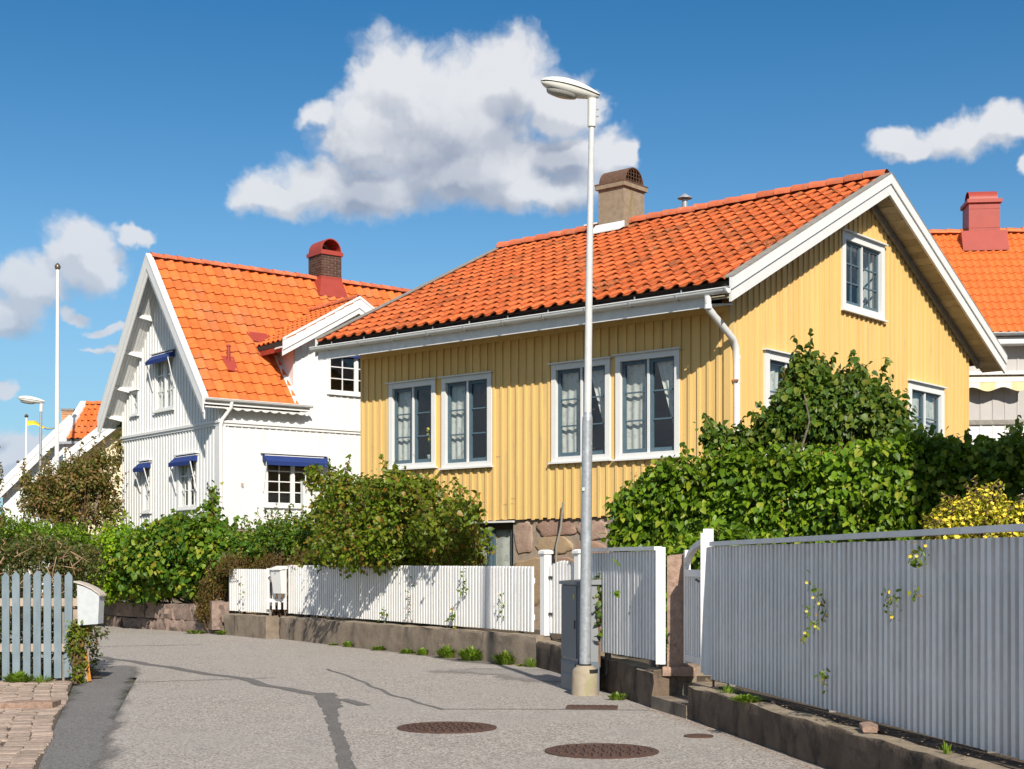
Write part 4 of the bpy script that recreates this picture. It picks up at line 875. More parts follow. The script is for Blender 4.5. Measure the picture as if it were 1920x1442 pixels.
MB().hexa([(1.52, -.40, zd(1.52)-.30), (2.04, -.40, zd(2.04)-.30), (2.04, .9, zd(2.04)-.30), (1.52, .9, zd(1.52)-.30), (1.52, -.4, zd(1.52)-.17), (2.04, -.4, zd(2.04)-.17), (2.04, .9, zd(2.04)-.17), (1.52, .9, zd(1.52)-.17)]).build('dormer_eave', M['red_metal'], wh)
fl = MB(); fl.hexa([(x, y, zw(y)+h) for h in (.01, .035) for x, y in ((DX0-.16, -OE), (DX0-.03, -OE), (DX0-.03, 1.1), (DX0-.16, 1.1))]); fl.build('flashing', M['white_paint'], wh)
fl = MB(); fl.hexa([(x, y, zw(y)+h) for h in (.04, .06) for x, y in ((1.45, 1.08), (1.95, .98), (1.95, 1.26), (1.36, 1.26))]); fl.build('valley_flashing', M['red_metal'], wroof)
# soil pipe on the roof
sp_ = MB().lathe([(.045, 6.35), (.045, 6.93)], 12, (.5, .55)).build('soil_pipe', M['red_metal'], wroof, True, 40)
MB().lathe([(.06, 6.93), (.06, 6.955), (.03, 6.98)], 12, (.5, .55)).build('cap', M['red_metal'], sp_, True, 40)
m = MB(); m.hexa([(x, y, zw(y)+h) for h in (.035, .055) for x, y in ((.38, .32), (.64, .30), (.68, .62), (.32, .62))]); m.build('flashing', M['red_metal'], sp_)
# brick chimney
cx0, cx1, cy0, cy1 = 4.36, 5.00, 2.60, 3.32
wc = MB().box(cx0+.01, cx1-.01, cy0+.01, cy1-.01, 8.6, 10.1).build('chimney', M['brick_mortar'], wroof)
bm_ = MB(); zz = 9.25; r_ = 0
while zz < 10.07:
    for (a0, a1, face) in ((cx0, cx1, 'y'), (cy0, cy1, 'x')):
        u = a0 - (.0 if r_ % 2 else .11)
        while u < a1:
            u0, u1 = max(u, a0), min(u+.215, a1)
            if u1-u0 > .03:
                if face == 'y': bm_.box(u0+.004, u1-.004, cy0-.002, cy0+.03, zz, zz+.058); bm_.box(u0+.004, u1-.004, cy1-.03, cy1+.002, zz, zz+.058)
                else: bm_.box(cx0-.002, cx0+.03, u0+.004, u1-.004, zz, zz+.058); bm_.box(cx1-.03, cx1+.002, u0+.004, u1-.004, zz, zz+.058)
            u += .225
    zz += .07; r_ += 1
tag(bm_.build('brick', M['dark_brick'], wc), kind='stuff')
m = MB(); m.box(cx0-.04, cx1+.04, cy0-.04, cy1+.04, 10.1, 10.20); m.box(cx0+.0, cx1-.0, cy0-.005, cy1+.005, 10.20, 10.23); m.build('cap', M['red_metal'], wc)
m = MB(); barrel(m, ((cx0+cx1)/2, cy0+.01, 10.23), 'y', .32, cy1-cy0-.02, .025, 16, 1.05); m.build('cowl', M['red_metal'], wc, True, 40)
m = MB(); m.prism([(.26*math.cos(math.pi*i/12)+(cx0+cx1)/2, 10.231+.29*math.sin(math.pi*i/12)) for i in range(13)], lambda u, v, w: (u, w, v), cy1-.08, cy1-.06); m.build('cowl_back', M['black_iron'], wc)
m = MB()
for x0, x1, y0, y1 in ((cx0-.012, cx1+.012, cy0-.012, cy1+.012),):
    zb, zt, fl_ = 8.75, 9.30, .13; B = [(x0-fl_, y0-fl_), (x1+fl_, y0-fl_), (x1+fl_, y1+fl_), (x0-fl_, y1+fl_)]; C_ = [(x0, y0), (x1, y0), (x1, y1), (x0, y1)]
    m.hexa([(x, y, zw(y)+.02 if y < WD/2 else 9.4) for x, y in B] + [(x, y, 9.42) for x, y in C_]); m.hexa([(x, y, 9.0) for x, y in C_]+[(x, y, 9.50 if y < 3 else 9.5) for x, y in C_])
m.build('flashing', M['red_metal'], wc)
# porch rail
pr = empty('porch_rail', parent=wh); Wp = Wall(pr, (0, -1.25), (1, 0), (0, -1))
pr0 = MB(); Wp.box(pr0, 1.62, 3.2, -.06, .08, 3.36, 3.42)
o = pr0.build('rail', M['white_paint'], pr)
for i in range(12): Wp.box(MB(), 1.68+i*.12, 1.75+i*.12, 0, .03, 2.45, 3.36).build('slat', M['white_paint'], pr)
Wp.box(MB(), 1.55, 1.69, -.07, .07, .4, 3.55).build('post', M['white_paint'], pr); Wp.box(MB(), 1.7, 3.2, -.04, -.01, 2.4, 3.35).build('back_board', M['white_paint'], pr)
MB().box(1.6, 3.3, -1.2, -.1, 2.3, 2.42).build('deck', M['white_paint'], pr)
m = MB(); m.box(.55, .60, -.06, -.02, 3.42, 3.52); m.build('wall_lamp', M['bare_wood'], wh)

# ------------------------------------------------------------------ fences and gates
def fence(label, p0, p1, zb, zt, pitch, w, dep, mat, inward, cap=None, posts=(), rails=(.22, .78), zb1=None, zt1=None, group=None):
    """slats p0->p1; inward = unit vector towards the garden (rails and posts stand behind the slats)"""
    a, b = Vector(p0), Vector(p1); L = (b-a).length; d = (b-a)/L; ang = math.atan2(d.y, d.x); iv = Vector(inward); sgn = 1 if (Vector((-d.y, d.x)).dot(iv)) > 0 else -1
    zb1 = zb if zb1 is None else zb1; zt1 = zt if zt1 is None else zt1
    e = empty('slat_fence', (a.x, a.y, 0), ang); tag(e, label, 'fence', group)
    hh = zt-zb; me = MB().box(-w/2, w/2, -dep/2, dep/2, 0, hh).mesh('slat', mat); n = int(L/pitch)
    for i in range(n+1):
        t = i/n; z = zb+(zb1-zb)*t; inst('slat', me, e, (L*t, 0, z+.004*hsh(i, 2)), (.004*hsh(i, 3), .008*hsh(i, 5), .05*hsh(i, 7)))
    for r in rails:
        z0, z1 = zb+(zt-zb)*r, zb1+(zt1-zb1)*r; y0, y1 = (dep/2+.001, dep/2+.041) if sgn > 0 else (-dep/2-.041, -dep/2-.001)
        MB().hexa([(0, y0, z0-.04), (L, y0, z1-.04), (L, y1, z1-.04), (0, y1, z0-.04), (0, y0, z0+.04), (L, y0, z1+.04), (L, y1, z1+.04), (0, y1, z0+.04)]).build('rail', mat, e)
    if cap: 
        n_ = max(1, round(L/2.4))
        for k in range(n_):
            s0, s1 = L*k/n_, L*(k+1)/n_-.003; f0, f1 = zt+(zt1-zt)*k/n_, zt+(zt1-zt)*(k+1)/n_
            MB().hexa([(s0, -.045, f0+.004), (s1, -.045, f1+.004), (s1, .045, f1+.004), (s0, .045, f0+.004), (s0, -.045, f0+.046), (s1, -.045, f1+.046), (s1, .045, f1+.046), (s0, .045, f0+.046)]).build('cap_rail', mat, e)
    for t in posts:
        x = L*t; y = sgn*(dep/2+.08); z = zb+(zb1-zb)*t; MB().box(x-.03, x+.03, y-.03, y+.03, .2, z+(zt-zb)*.9).build('post', M['grey_wood'], e)
    return e
def post(label, x, y, z0, z1, w, mat, rz=0, cap=True, cat='gate post'):
    e = empty('gate_post', (x, y, z0), rz); tag(e, label, cat)
    m = MB(); m.box(-w/2, w/2, -w/2, w/2, 0, z1-z0-.06 if cap else z1-z0); m.build('shaft', mat, e)
    if cap:
        c = w/2+.022; h = z1-z0; m = MB(); m.box(-c, c, -c, c, h-.058, h-.02); m.hexa([(-c, -c, h-.02), (c, -c, h-.02), (c, c, h-.02), (-c, c, h-.02), (-c*.55, -c*.55, h), (c*.55, -c*.55, h), (c*.55, c*.55, h), (-c*.55, c*.55, h)]); m.build('cap', mat, e)
    return e
FW, FWW = M['fence_white'], M['fence_white_warm']
fence('tall shaded white slat fence with a flat cap rail, nearest the camera', (1.975, 14.1), (3.32, 6.6), .385, 1.685, .0915, .049, .046, FW, (.98, .17), cap=True, posts=(.03, .35, .68, .98), zb1=.36, zt1=1.70)
fence('white slat fence behind the street lamp, leading to the granite post', (1.55, 15.28), (.985, 17.28), .49, 1.655, .0915, .050, .045, FW, (.96, .27), cap=True, posts=(.2, .9), zb1=.48, zt1=1.66)
post('thick white end post of the fence beside the granite post', 1.565, 15.17, .46, 1.69, .10, FW, -.08, False)
fence('long low white slat fence dappled with leaf shade on the concrete wall', (.30, 21.68), (-4.55, 29.45), .50, 1.485, .0915, .052, .04, FWW, (.85, .53), posts=(.05, .3, .55, .8, .97), zb1=.52, zt1=1.45)
fence('short far white slat fence left of the little open gate', (-5.02, 29.62), (-6.10, 31.2), .52, 1.42, .0915, .052, .04, FWW, (.83, .56), posts=(.06, .94))
post('white capped gate post left of the low arched gate', .50, 21.36, .46, 1.73, .12, FWW, .55)
post('white capped gate post hidden mostly behind the street lamp', .97, 20.62, .46, 1.73, .12, FWW, .55)
# low arched gate
def gate(label, p0, p1, zb, zt, arch, pitch, w, mat, open_rails=True):
    a, b = Vector(p0), Vector(p1); L = (b-a).length; d = (b-a)/L; e = empty('picket_gate', (a.x, a.y, 0), math.atan2(d.y, d.x)); tag(e, label, 'gate'); n = int(round(L/pitch))
    for i in range(n+1):
        t = i/n; MB().box(L*t-w/2, L*t+w/2, -.012, .012, zb, zt+arch*math.sin(math.pi*t)).build('picket', mat, e)
    for z in (zb+.18, zt-.18): MB().box(0, L, .013, .04, z-.035, z+.035).build('rail', mat, e)
    return e
g = gate('low white picket gate with a gently arched top', (.58, 21.28), (.92, 20.72), .50, 1.50, .07, .078, .05, FWW)
for z in (1.32, .78): MB().box(-.07, .06, -.022, -.013, z-.02, z+.02).build('hinge', M['black_iron'], g)
gate('small open white picket gate behind the mailbox', (-5.0, 29.52), (-4.62, 29.32), .60, 1.44, 0, .125, .06, FWW)
# granite post and arched white gate
gp = block('granite_post', .215, 1.19, .20, M['granite'], None, (1.745, 15.2, .42), -.1, 3, .03); tag(gp, 'rough pink granite gate post between two white fences', 'gate post')
tag(block('granite_slab', .34, .10, .26, M['granite'], None, (1.76, 15.2, .34), -.1, 9, .02), 'granite footing slab under the rough granite gate post', 'stone block')
hp = empty('arched_gate', (1.83, 15.0, 0), math.atan2(-.80, .12)); tag(hp, 'white slatted garden gate with a curved arch on top', 'gate')
Lg = .78
for i in range(9): MB().box(.05+i*.085-.024, .05+i*.085+.024, -.02, .02, .56, 1.385).build('slat', FW, hp)
for z in (1.42, .54): MB().box(0, Lg, -.03, .03, z-.035, z+.035).build('rail', FW, hp)
MB().box(-.05, .005, -.03, .03, .48, 1.66).build('stile', FW, hp); MB().box(Lg-.005, Lg+.05, -.03, .03, .42, 1.5).build('stile', FW, hp)
m = MB(); ar = [(-.02+.78*(1-math.cos(t)), 1.44+.27*math.sin(t)) for t in [math.pi/2*k/10 for k in range(11)]]
for (x0, z0), (x1, z1) in zip(ar, ar[1:]): m.hexa([(x0, -.03, z0), (x1, -.03, z1), (x1, .03, z1), (x0, .03, z0), (x0-.005, -.03, z0+.055), (x1, -.03, z1+.05), (x1, .03, z1+.05), (x0-.005, .03, z0+.055)])
m.build('arch', FW, hp)
hp2 = post('tall white gate post where the shaded fence begins', 1.94, 14.22, .42, 1.86, .10, FW, -.16, False)
MB().box(-.075, -.052, -.05, .05, .02, 1.40).build('side_board', FW, hp2); MB().tube([(-.09, -.06, .92), (-.12, -.02, .94), (-.12, .04, .94)], .012, 6).build('latch', M['black_iron'], hp2)
MB().tube([(.05, -.06, -.02), (.05, -.06, .12), (.05, -.06, -.12)], .012, 6).build('drop_bolt', M['rusty_metal'], hp2)
# picket fence on the left with its posts
pf = empty('picket_fence', (-5.55, 18.35, 0), math.pi+.04); tag(pf, 'weathered grey blue picket fence in front of the brown hedge', 'fence')
for i in range(15):
    x = .10+i*.1305; zt = 1.43+.05*hsh(i, 3)-.004*i; z0 = .06+.03*hsh(i, 6)-.012*i*.3; w = .0465+.003*hsh(i, 9)
    MB().prism([(x-w, z0), (x+w, z0), (x+w, zt-.06), (x, zt), (x-w, zt-.06)], lambda u, v, q: (u, q, v), .0, .022).build('picket', M['picket_blue'], pf).rotation_euler = (0, .012*hsh(i, 1), 0)
MB().box(-.12, 2.2, -.06, -.002, .40, .50).build('rail', M['bare_wood'], pf); MB().box(-.06, 2.2, -.055, -.002, .98, 1.08).build('rail', M['bare_wood'], pf)
MB().box(.0, .085, -.16, -.065, -.0, .95).build('post', M['bare_wood'], pf); MB().box(.17, .25, -.15, -.065, 0, .9).build('post', M['grey_wood'], pf); MB().box(1.2, 1.29, -.16, -.065, -.0, .95).build('post', M['grey_wood'], pf)
MB().box(-.14, -.07, -.12, -.065, -.0, .40).build('stake', M['bare_wood'], pf)
# mailboxes
mbx = empty('mailbox', (-5.36, 18.3, .74), -.05); tag(mbx, 'white metal mailbox with a curved rusty lid beside the blue picket fence', 'mailbox')
mb_ = MB(); prof = [(-.125, .0), (.085, .012), (.115, .035), (.125, .40), (.06, .455), (-.03, .50), (-.145, .535)]
mb_.prism([(-.125, 0), (.135, .02), (.15, .385), (.06, .445), (-.03, .485), (-.135, .515)], lambda u, v, w: (u, w, v), -.10, .10); mb_.build('body', M['mailbox_white'], mbx)
m = MB(); ln_ = [(-.175, .545), (-.06, .512), (.05, .462), (.14, .40), (.168, .365)]
for (x0, z0), (x1, z1) in zip(ln_, ln_[1:]): m.hexa([(x0, -.12, z0), (x1, -.12, z1), (x1, .12, z1), (x0, .12, z0), (x0, -.12, z0+.018), (x1, -.12, z1+.018), (x1, .12, z1+.018), (x0, .12, z0+.018)])
m.build('lid', M['mailbox_lid'], mbx)
sp = empty('mailbox_post', (-5.44, 18.42, 0)); tag(sp, 'leaning wooden post with orange paint holding up the white mailbox', 'post')
MB().tube([(-.09, 0, 1.05), (-.05, 0, .6), (.04, 0, .02)], [.022, .02, .025], 6).build('strut', M['orange_strap'], sp); MB().box(-.14, -.08, .02, .07, 0, 1.2).build('upright', M['bare_wood'], sp)
mx2 = empty('mailbox', (-4.72, 29.22, .93), -.75); tag(mx2, 'small white mailbox hanging at the far gateway', 'mailbox')
MB().hexa([(-.13, -.05, 0), (.13, -.05, 0), (.13, .06, 0), (-.13, .06, 0), (-.16, -.11, .47), (.16, -.11, .47), (.16, .06, .47), (-.16, .06, .47)]).build('body', M['white_paint'], mx2)
MB().hexa([(-.18, -.14, .475), (.18, -.14, .475), (.18, .07, .50), (-.18, .07, .50), (-.18, -.14, .50), (.18, -.14, .50), (.18, .07, .56), (-.18, .07, .56)]).build('lid', M['white_paint'], mx2)
MB().lathe([(.012, .41), (.012, .42)], 10, (0, -.11)).build('keyhole', M['black_iron'], mx2)

# ------------------------------------------------------------------ street lamps, cabinet, flagpoles
def luminaire(par, top, ang, tilt, s=1.0):
    """cobra-head lantern: shell above, bowl below; points along local +x"""
    e = empty('lantern_head', top, ang, parent=par); e.rotation_euler = (0, -tilt, ang); e.scale = (s,)*3
    def shell(sg, h0, name, mat, cut=0):
        m = MB(); nx, nt = 18, 10
        for i in range(nx+1):
            t = i/nx; x = -.10+t*.80; w = .155*(math.sin(math.pi*min(1, (t*.93+.07)))**.55)*(.62+.5*t); w = max(w, .006); h = h0*(math.sin(math.pi*min(.999, t*.92+.06))**.6)*(.75+.35*t)
            for k in range(nt+1):
                a = math.pi*k/nt; zz = sg*h*math.sin(a)**.8; m.v.append((x, w*math.cos(a), zz))
        for i in range(nx):
            for k in range(nt): q = i*(nt+1)+k; m.face(*((q, q+nt+1, q+nt+2, q+1) if sg < 0 else (q, q+1, q+nt+2, q+nt+1)))
        for e_ in (0, nx*(nt+1)): m.face(*[e_+k for k in range(nt+1)])
        return m.build(name, mat, e, True, 60)
    shell(1, .12, 'upper_shell', M['lamp_plastic']); shell(-1, .115, 'lower_shell', M['lamp_plastic'])
    m = MB(); nx = 20; 
    ring = []
    for sgn in (1, -1):
        for i in range(nx+1):
            t = i/nx if sgn > 0 else 1-i/nx; x = -.10+t*.80; w = .155*(math.sin(math.pi*min(1, (t*.93+.07)))**.55)*(.62+.5*t)+.004; ring.append((x, sgn*w, 0.0))
    m.tube(ring+[ring[0]], .007, 5, False); m.build('seam', M['black_tape'], e)
    m = MB()
    for r, z in ((1, -.085), (.93, -.118), (.6, -.135), (.2, -.14)): m.v += [(.40+.215*r*math.cos(t), .108*r*math.sin(t), z) for t in [2*math.pi*k/20 for k in range(20)]]
    for r in range(3):
        for k in range(20): m.face(r*20+k, (r+1)*20+k, (r+1)*20+(k+1) % 20, r*20+(k+1) % 20)
    m.face(*[60+k for k in range(20)]); m.build('bowl', M['lamp_bowl'], e, True, 60)
    return e
sl0 = empty('street_lamp', (.845, 16.68, 0)); tag(sl0, 'tall grey street lamp beside the grey cabinet, in front of the yellow house', 'street lamp')
MB().lathe([(.158, -.02), (.155, .15), (.148, .27), (.135, .30), (.105, .325), (.10, .34)], 28).build('concrete_footing', M['concrete_base'], sl0, True, 30)
m = MB(); m.lathe([(.108, .335), (.112, .31), (.14, .298), (.141, .25), (.137, .245)], 28); m.v = [v for v in m.v]; ft = MB()
for k in range(9): a0, a1 = -1.25+k*.18, -1.25+(k+1)*.18; ft.hexa([(r_*math.cos(a), r_*math.sin(a), z) for z in (.255, .30) for r_, a in ((.150, a0), (.150, a1), (.12, a1), (.12, a0))])
ft.build('tape', M['black_tape'], sl0)
lean = .080/6.4
MB().tube([(0, 0, .33), (.012*.6, 0, 1.0), (.028, 0, 3.16), (.030, 0, 3.22)], [.066, .066, .060, .058], 24).build('lower_pole', M['galvanised'], sl0, True, 50)
MB().tube([(.030, 0, 3.18), (.031, 0, 3.27)], [.060, .046], 24).build('reducer', M['galvanised'], sl0, True, 50)
MB().tube([(.031, 0, 3.26), (.050, 0, 4.9), (.078, 0, 6.62)], [.045, .040, .032], 20).build('upper_pole', M['pole_paint'], sl0, True, 50)
MB().tube([(.078, 0, 6.58), (.084, 0, 6.90)], [.048, .052], 18).build('spigot', M['lamp_plastic'], sl0, True, 50)
m = MB(); m.tube([(.12, 0, 6.78), (.16, 0, 6.78)], .008, 6); m.tube([(.12, 0, 6.70), (.16, 0, 6.70)], .008, 6); m.build('bolts', M['galvanised'], sl0)
m = MB(); m.lathe([(.0, .34), (.078, .336), (.078, .345), (.067, .36)], 24); m.build('collar', M['black_tape'], sl0)
MB().hexa([(x-.03*0, -.0675, z) for x, z in ((-.035, 2.36), (-.005, 2.36))] + [(x, -.060, 2.36) for x in (-.005, -.035)] + [(x, -.0675, 2.40) for x in (-.035, -.005)] + [(x, -.060, 2.40) for x in (-.005, -.035)]).build('sticker', M['mailbox_white'], sl0)
luminaire(sl0, (.075, 0.02, 6.965), math.pi+.30, .15, .885)
sl1 = empty('street_lamp', P(75, 1060, 45)[:2]+(0,)); tag(sl1, 'distant street lamp left of the white flagpole', 'street lamp')
MB().tube([(-.01, 0, 0), (0, 0, 3.1)], [.075, .066], 16).build('lower_pole', M['galvanised'], sl1, True); MB().tube([(0, 0, 3.1), (.03, 0, 6.35)], [.052, .036], 14).build('upper_pole', M['galvanised'], sl1, True)
MB().tube([(.03, 0, 6.3), (.04, 0, 6.55)], .055, 12).build('spigot', M['lamp_plastic'], sl1, True)
luminaire(sl1, (.04, 0, 6.62), math.pi+.3, .13, 1.0)
def flagpole(px, ptop, Y, r, label):
    x, y, z = P(px, ptop, Y); e = empty('flagpole', (x, y, 0)); tag(e, label, 'flagpole')
    MB().tube([(-.04, 0, 0), (0, 0, z*.6), (.02, 0, z-.1)], [r, r*.85, r*.6], 14).build('pole', M['white_paint'], e, True)
    MB().lathe([(.01, z-.12), (r*1.0, z-.08), (r*1.25, z), (r*.8, z+.08), (.01, z+.13)], 14, (.02, 0)).build('ball', M['ball_bronze'], e, True)
    return e
flagpole(107, 500, 50, .085, 'tall white flagpole without a flag in front of the pale cloud')
f2 = flagpole(49, 780, 95, .11, 'distant flagpole flying a long thin yellow and blue pennant')
f3 = flagpole(9*4-3, 866, 110, .10, 'farthest short flagpole with a blue and yellow pennant at the roof edge')
def pennant(par, x0, z0, L, h, drop):
    m = MB(); n = 14
    for i in range(n+1):
        t = i/n; hh = h*(1-t*.9); y = .12*math.sin(t*9); z = z0-drop*t+.12*math.sin(t*7); m.v += [(x0+L*t, y, z), (x0+L*t, y+.03, z-hh*.5), (x0+L*t, y, z-hh)]
    for i in range(n):
        m.cur = 0; m.face(i*3, i*3+3, i*3+4, i*3+1); m.cur = 1 if i > n*.55 else 0; m.face(i*3+1, i*3+4, i*3+5, i*3+2)
    m.build('pennant', [M['flag_yellow'], M['flag_blue']], par)
pennant(f2, .1, P(0, 789, 95)[2], 1.9, .32, .5); pennant(f3, .1, P(0, 872, 110)[2], 1.6, .7, .6)
# electrical cabinet
cb = empty('utility_cabinet', (.60, 17.62, 0), math.atan2(-.74, .17)); tag(cb, 'grey metal utility cabinet standing behind the street lamp', 'utility cabinet')
Lc, Dc = .74, .27
MB().box(0, Lc, -.0, Dc, -.0, .36).build('plinth', M['cabinet_paint'], cb)
MB().box(.01, Lc-.01, .01, Dc-.01, .362, 1.27).build('body', M['cabinet_side'], cb)
MB().box(.03, Lc-.03, -.006, .008, .40, 1.255).build('door', M['cabinet_paint'], cb)
MB().hexa([(-.02, -.02, 1.272), (Lc+.02, -.02, 1.272), (Lc+.02, Dc+.02, 1.272), (-.02, Dc+.02, 1.272), (-.02, -.02, 1.31), (Lc+.02, -.02, 1.31), (Lc+.02, Dc+.02, 1.335), (-.02, Dc+.02, 1.335)]).build('lid', M['cabinet_side'], cb)
for z in (.10, .24): MB().hexa([(.06, -.012, z), (Lc-.06, -.012, z), (Lc-.06, -.001, z-.02), (.06, -.001, z-.02), (.06, -.012, z+.09), (Lc-.06, -.012, z+.09), (Lc-.06, -.001, z+.11), (.06, -.001, z+.11)]).build('plinth_panel', M['cabinet_paint'], cb)
MB().box(Lc-.16, Lc-.10, -.010, -.0065, 1.10, 1.16).build('warning_label', M['sticker_yellow'], cb); MB().box(Lc-.10, Lc-.07, -.016, -.0065, .75, .85).build('handle', M['black_iron'], cb)

# ------------------------------------------------------------------ background houses
# right: orange roof, red chimney, grey boards
rh = empty('grey_house', (8.8, 36.2, 0), -.10); tag(rh, 'grey boarded house with bright orange roof and red metal chimney', 'house')
MR = Matrix.Translation((8.8, 36.2, 0)) @ Matrix.Rotation(-.10, 4, 'Z')
Wr = Wall(rh, (0, 0), (1, 0), (0, -1))
siding(Wr, -.4, 6.5, 5.12, 6.95, [], .30, .04, M['grey_siding'], proud=.016)
siding(Wr, -.4, 6.5, 2.2, 5.0, [], .30, .045, M['white_paint'], proud=.016)
MB().box(-.4, 6.5, -.07, .0, 5.0, 5.118).build('belt_course', M['grey_wood'], rh)
def zrh(y): return 7.28+1.0*(y+.5) if y < 2.6 else 7.28+1.0*(5.7-y)
slab(MB(), -1.0, 6.9, -.5, 2.6, -.16, -.05, zrh).build('roof_deck', M['roof_under'], rh); rr = MB(); slab(rr, -1.0, 6.9, 2.6, 5.7, -.12, .02, zrh); rroof = rr.build('roof', M['tile_new'], rh)
lay_tiles(rroof, (-1.0, -.54, zrh(-.54)-.02), (1, 0, 0), Vector((0, 1, 1)).normalized(), 20, 14, .39, .317, M['tile_new'], None, 300, .022, MR, waves=2, jit=.4, tilt=.022)
ridge(rroof, (-1.0, 2.6, zrh(2.59)+.02), (6.9, 2.6, zrh(2.59)+.02), 20, M['tile_new'], .11)
m = MB(); m.box(-1.0, 6.9, -.48, -.45, 6.95, 7.2); m.box(-1.0, 6.9, -.45, .0, 6.95, 6.98); m.build('fascia', M['white_paint'], rh); gutter(rh, -1.0, 6.9, -.56, 7.20, .07, M['galvanised'])
m = MB(); m.box(-.35, 6.45, .1, 5.2, .2, 7.0); m.build('wall', M['grey_siding'], rh)
c0 = 3.08; m = MB(); m.box(c0, c0+.80, 2.2, 3.0, 9.6, 11.08); rc = m.build('chimney', M['red_metal'], rroof)
m = MB(); m.box(c0-.05, c0+.85, 2.14, 3.06, 11.082, 11.18); m.build('cap', M['red_metal'], rc)
m = MB(); barrel(m, (c0+.03, 2.6, 11.18), 'x', .30, .74, .02, 14, .95); m.build('cowl', M['red_metal'], rc, True, 40)
m = MB(); m.hexa([(c0-.2, 1.95, zrh(1.95)+.04), (c0+.98, 1.95, zrh(1.95)+.04), (c0+.98, 2.2, zrh(2.2)+.06), (c0-.2, 2.2, zrh(2.2)+.06), (c0-.2, 1.95, zrh(1.95)+.08), (c0+.98, 1.95, zrh(1.95)+.08), (c0+.98, 2.2, 10.35), (c0-.2, 2.2, 10.35)]); m.box(c0-.2, c0-.02, 2.2, 2.6, 10.0, 10.33); m.box(c0+.82, c0+1.0, 2.2, 2.6, 10.0, 10.33); m.build('flashing', M['red_metal'], rc)
for z in (10.42, 10.92): MB().box(c0-.006, c0+.806, 2.193, 2.2, z, z+.015).build('seam', M['red_metal'], rc)
aw = empty('patio_awning', parent=rh)
Wr.box(MB(), 1.3, 4.1, .02, .30, 6.22, 6.30).build('cassette', M['white_paint'], aw); Wr.box(MB(), 1.3, 3.92, .22, .42, 6.02, 6.10).build('front_bar', M['white_paint'], aw)
for i in range(7):
    x0 = 1.3+i*.374; m = MB(); n_ = 8; pl = [(x0, 6.02)]+[(x0+.374*k/n_, 5.84-.05*math.sin(math.pi*((i % 2)+k/n_))) for k in range(n_+1)]+[(x0+.374, 6.02)]
    m.prism(pl, lambda u, v, w: Wr.p(u, w, v), .40, .41); m.build('valance', M['awning_stripe'] if i % 2 else M['awning_yellow'], aw)
MB().hexa([Wr.p(u, d, z) for u, d, z in ((1.3, .41, 6.09), (3.92, .41, 6.09), (3.92, .05, 6.21), (1.3, .05, 6.21), (1.3, .41, 6.10), (3.92, .41, 6.10), (3.92, .05, 6.22), (1.3, .05, 6.22))]).build('fabric', M['awning_stripe'], aw)
# left: white gable, cream gable, tiled roof
def gable_house(name, label, px_low, px_hi, Y, zlow, zhi, z_up, wallmat, L=8, barge=.45):
    """a gable facing the street: its lower eave at the left, rising to the right, mirrored behind the neighbours"""
    x0, x1 = (px_low-960)/FL*Y, (px_hi-960)/FL*Y; W2_ = x1-x0; e = empty(name, (x0, Y, 0)); tag(e, label, 'house'); sl2 = (zhi-zlow)/W2_
    m = MB(); m.prism([(.35, .3), (2*W2_-.35, .3), (2*W2_-.35, zlow+.1), (W2_, zhi-.25), (.35, zlow+.35*sl2-.25)], lambda u, v, w: (u, w, v), 0, L); m.build('wall', M[wallmat], e)
    for k in range(int((2*W2_-.9)/.25)):
        u = .45+k*.25; zt = zlow+sl2*(u if u < W2_ else 2*W2_-u)-.32
        if zt > 1.0: MB().box(u-.025, u+.025, -.022, -.001, .3, zt).build('batten', M[wallmat], e)
    for q in (0, 1):
        f = (lambda u: u) if q == 0 else (lambda u: 2*W2_-u)
        def P4(d0, d1, lo, hi, nm, mat):
            a_, b_ = sorted((f(0), f(W2_))); za, zb = (zlow, zhi) if q == 0 else (zhi, zlow)
            return MB().hexa([(a_, d0, za+lo), (b_, d0, zb+lo), (b_, d1, zb+lo), (a_, d1, za+lo), (a_, d0, za+hi), (b_, d0, zb+hi), (b_, d1, zb+hi), (a_, d1, za+hi)]).build(nm, mat, e)
        P4(-.5, L, -.12, .0, 'roof', M['tile_red']); P4(-.54, -.50, -barge, .05, 'barge_board', M['white_paint']); P4(-.57, -.54, -barge*.45, .07, 'barge_board', M['white_paint']); P4(-.5, -.02, -.2, -.13, 'soffit', M['white_paint'])
    return e
z_ = lambda py, Y: P(0, py, Y)[2]
h1 = gable_house('white_gable_house', 'white gabled house with a long sloping white roof edge behind the flagpole', -10, 138, 62, z_(925, 62), z_(783, 62), 0, 'white_paint', 8, .62)
ch1 = empty('chimney', parent=h1); 
xx = (118-960)/FL*66-h1.location.x
cm = MB(); z = z_(812, 66)
while z < z_(772, 66):
    for k in range(2): cm.box(xx+k*.27+.01, xx+k*.27+.26, 3.8, 4.05, z, z+.09); cm.box(xx+.01, xx+.26, 3.82+k*.24+.24, 3.82+k*.24+.46, z, z+.09)
    z += .105
MB().box(xx+.02, xx+.52, 3.82, 4.4, z_(840, 66), z_(771, 66)).build('flue', M['tan_brick'], ch1); tag(cm.build('brick', M['tan_brick'], ch1), kind='stuff'); MB().box(xx-.03, xx+.57, 3.76, 4.45, z_(771, 66), z_(767, 66)).build('cap', M['grey_wood'], ch1)
h2 = gable_house('cream_gable_house', 'cream boarded house with white roof edge behind the apple tree', 98, 262, 52, z_(880, 52), z_(752, 52), 0, 'cream_siding', 7, .5)
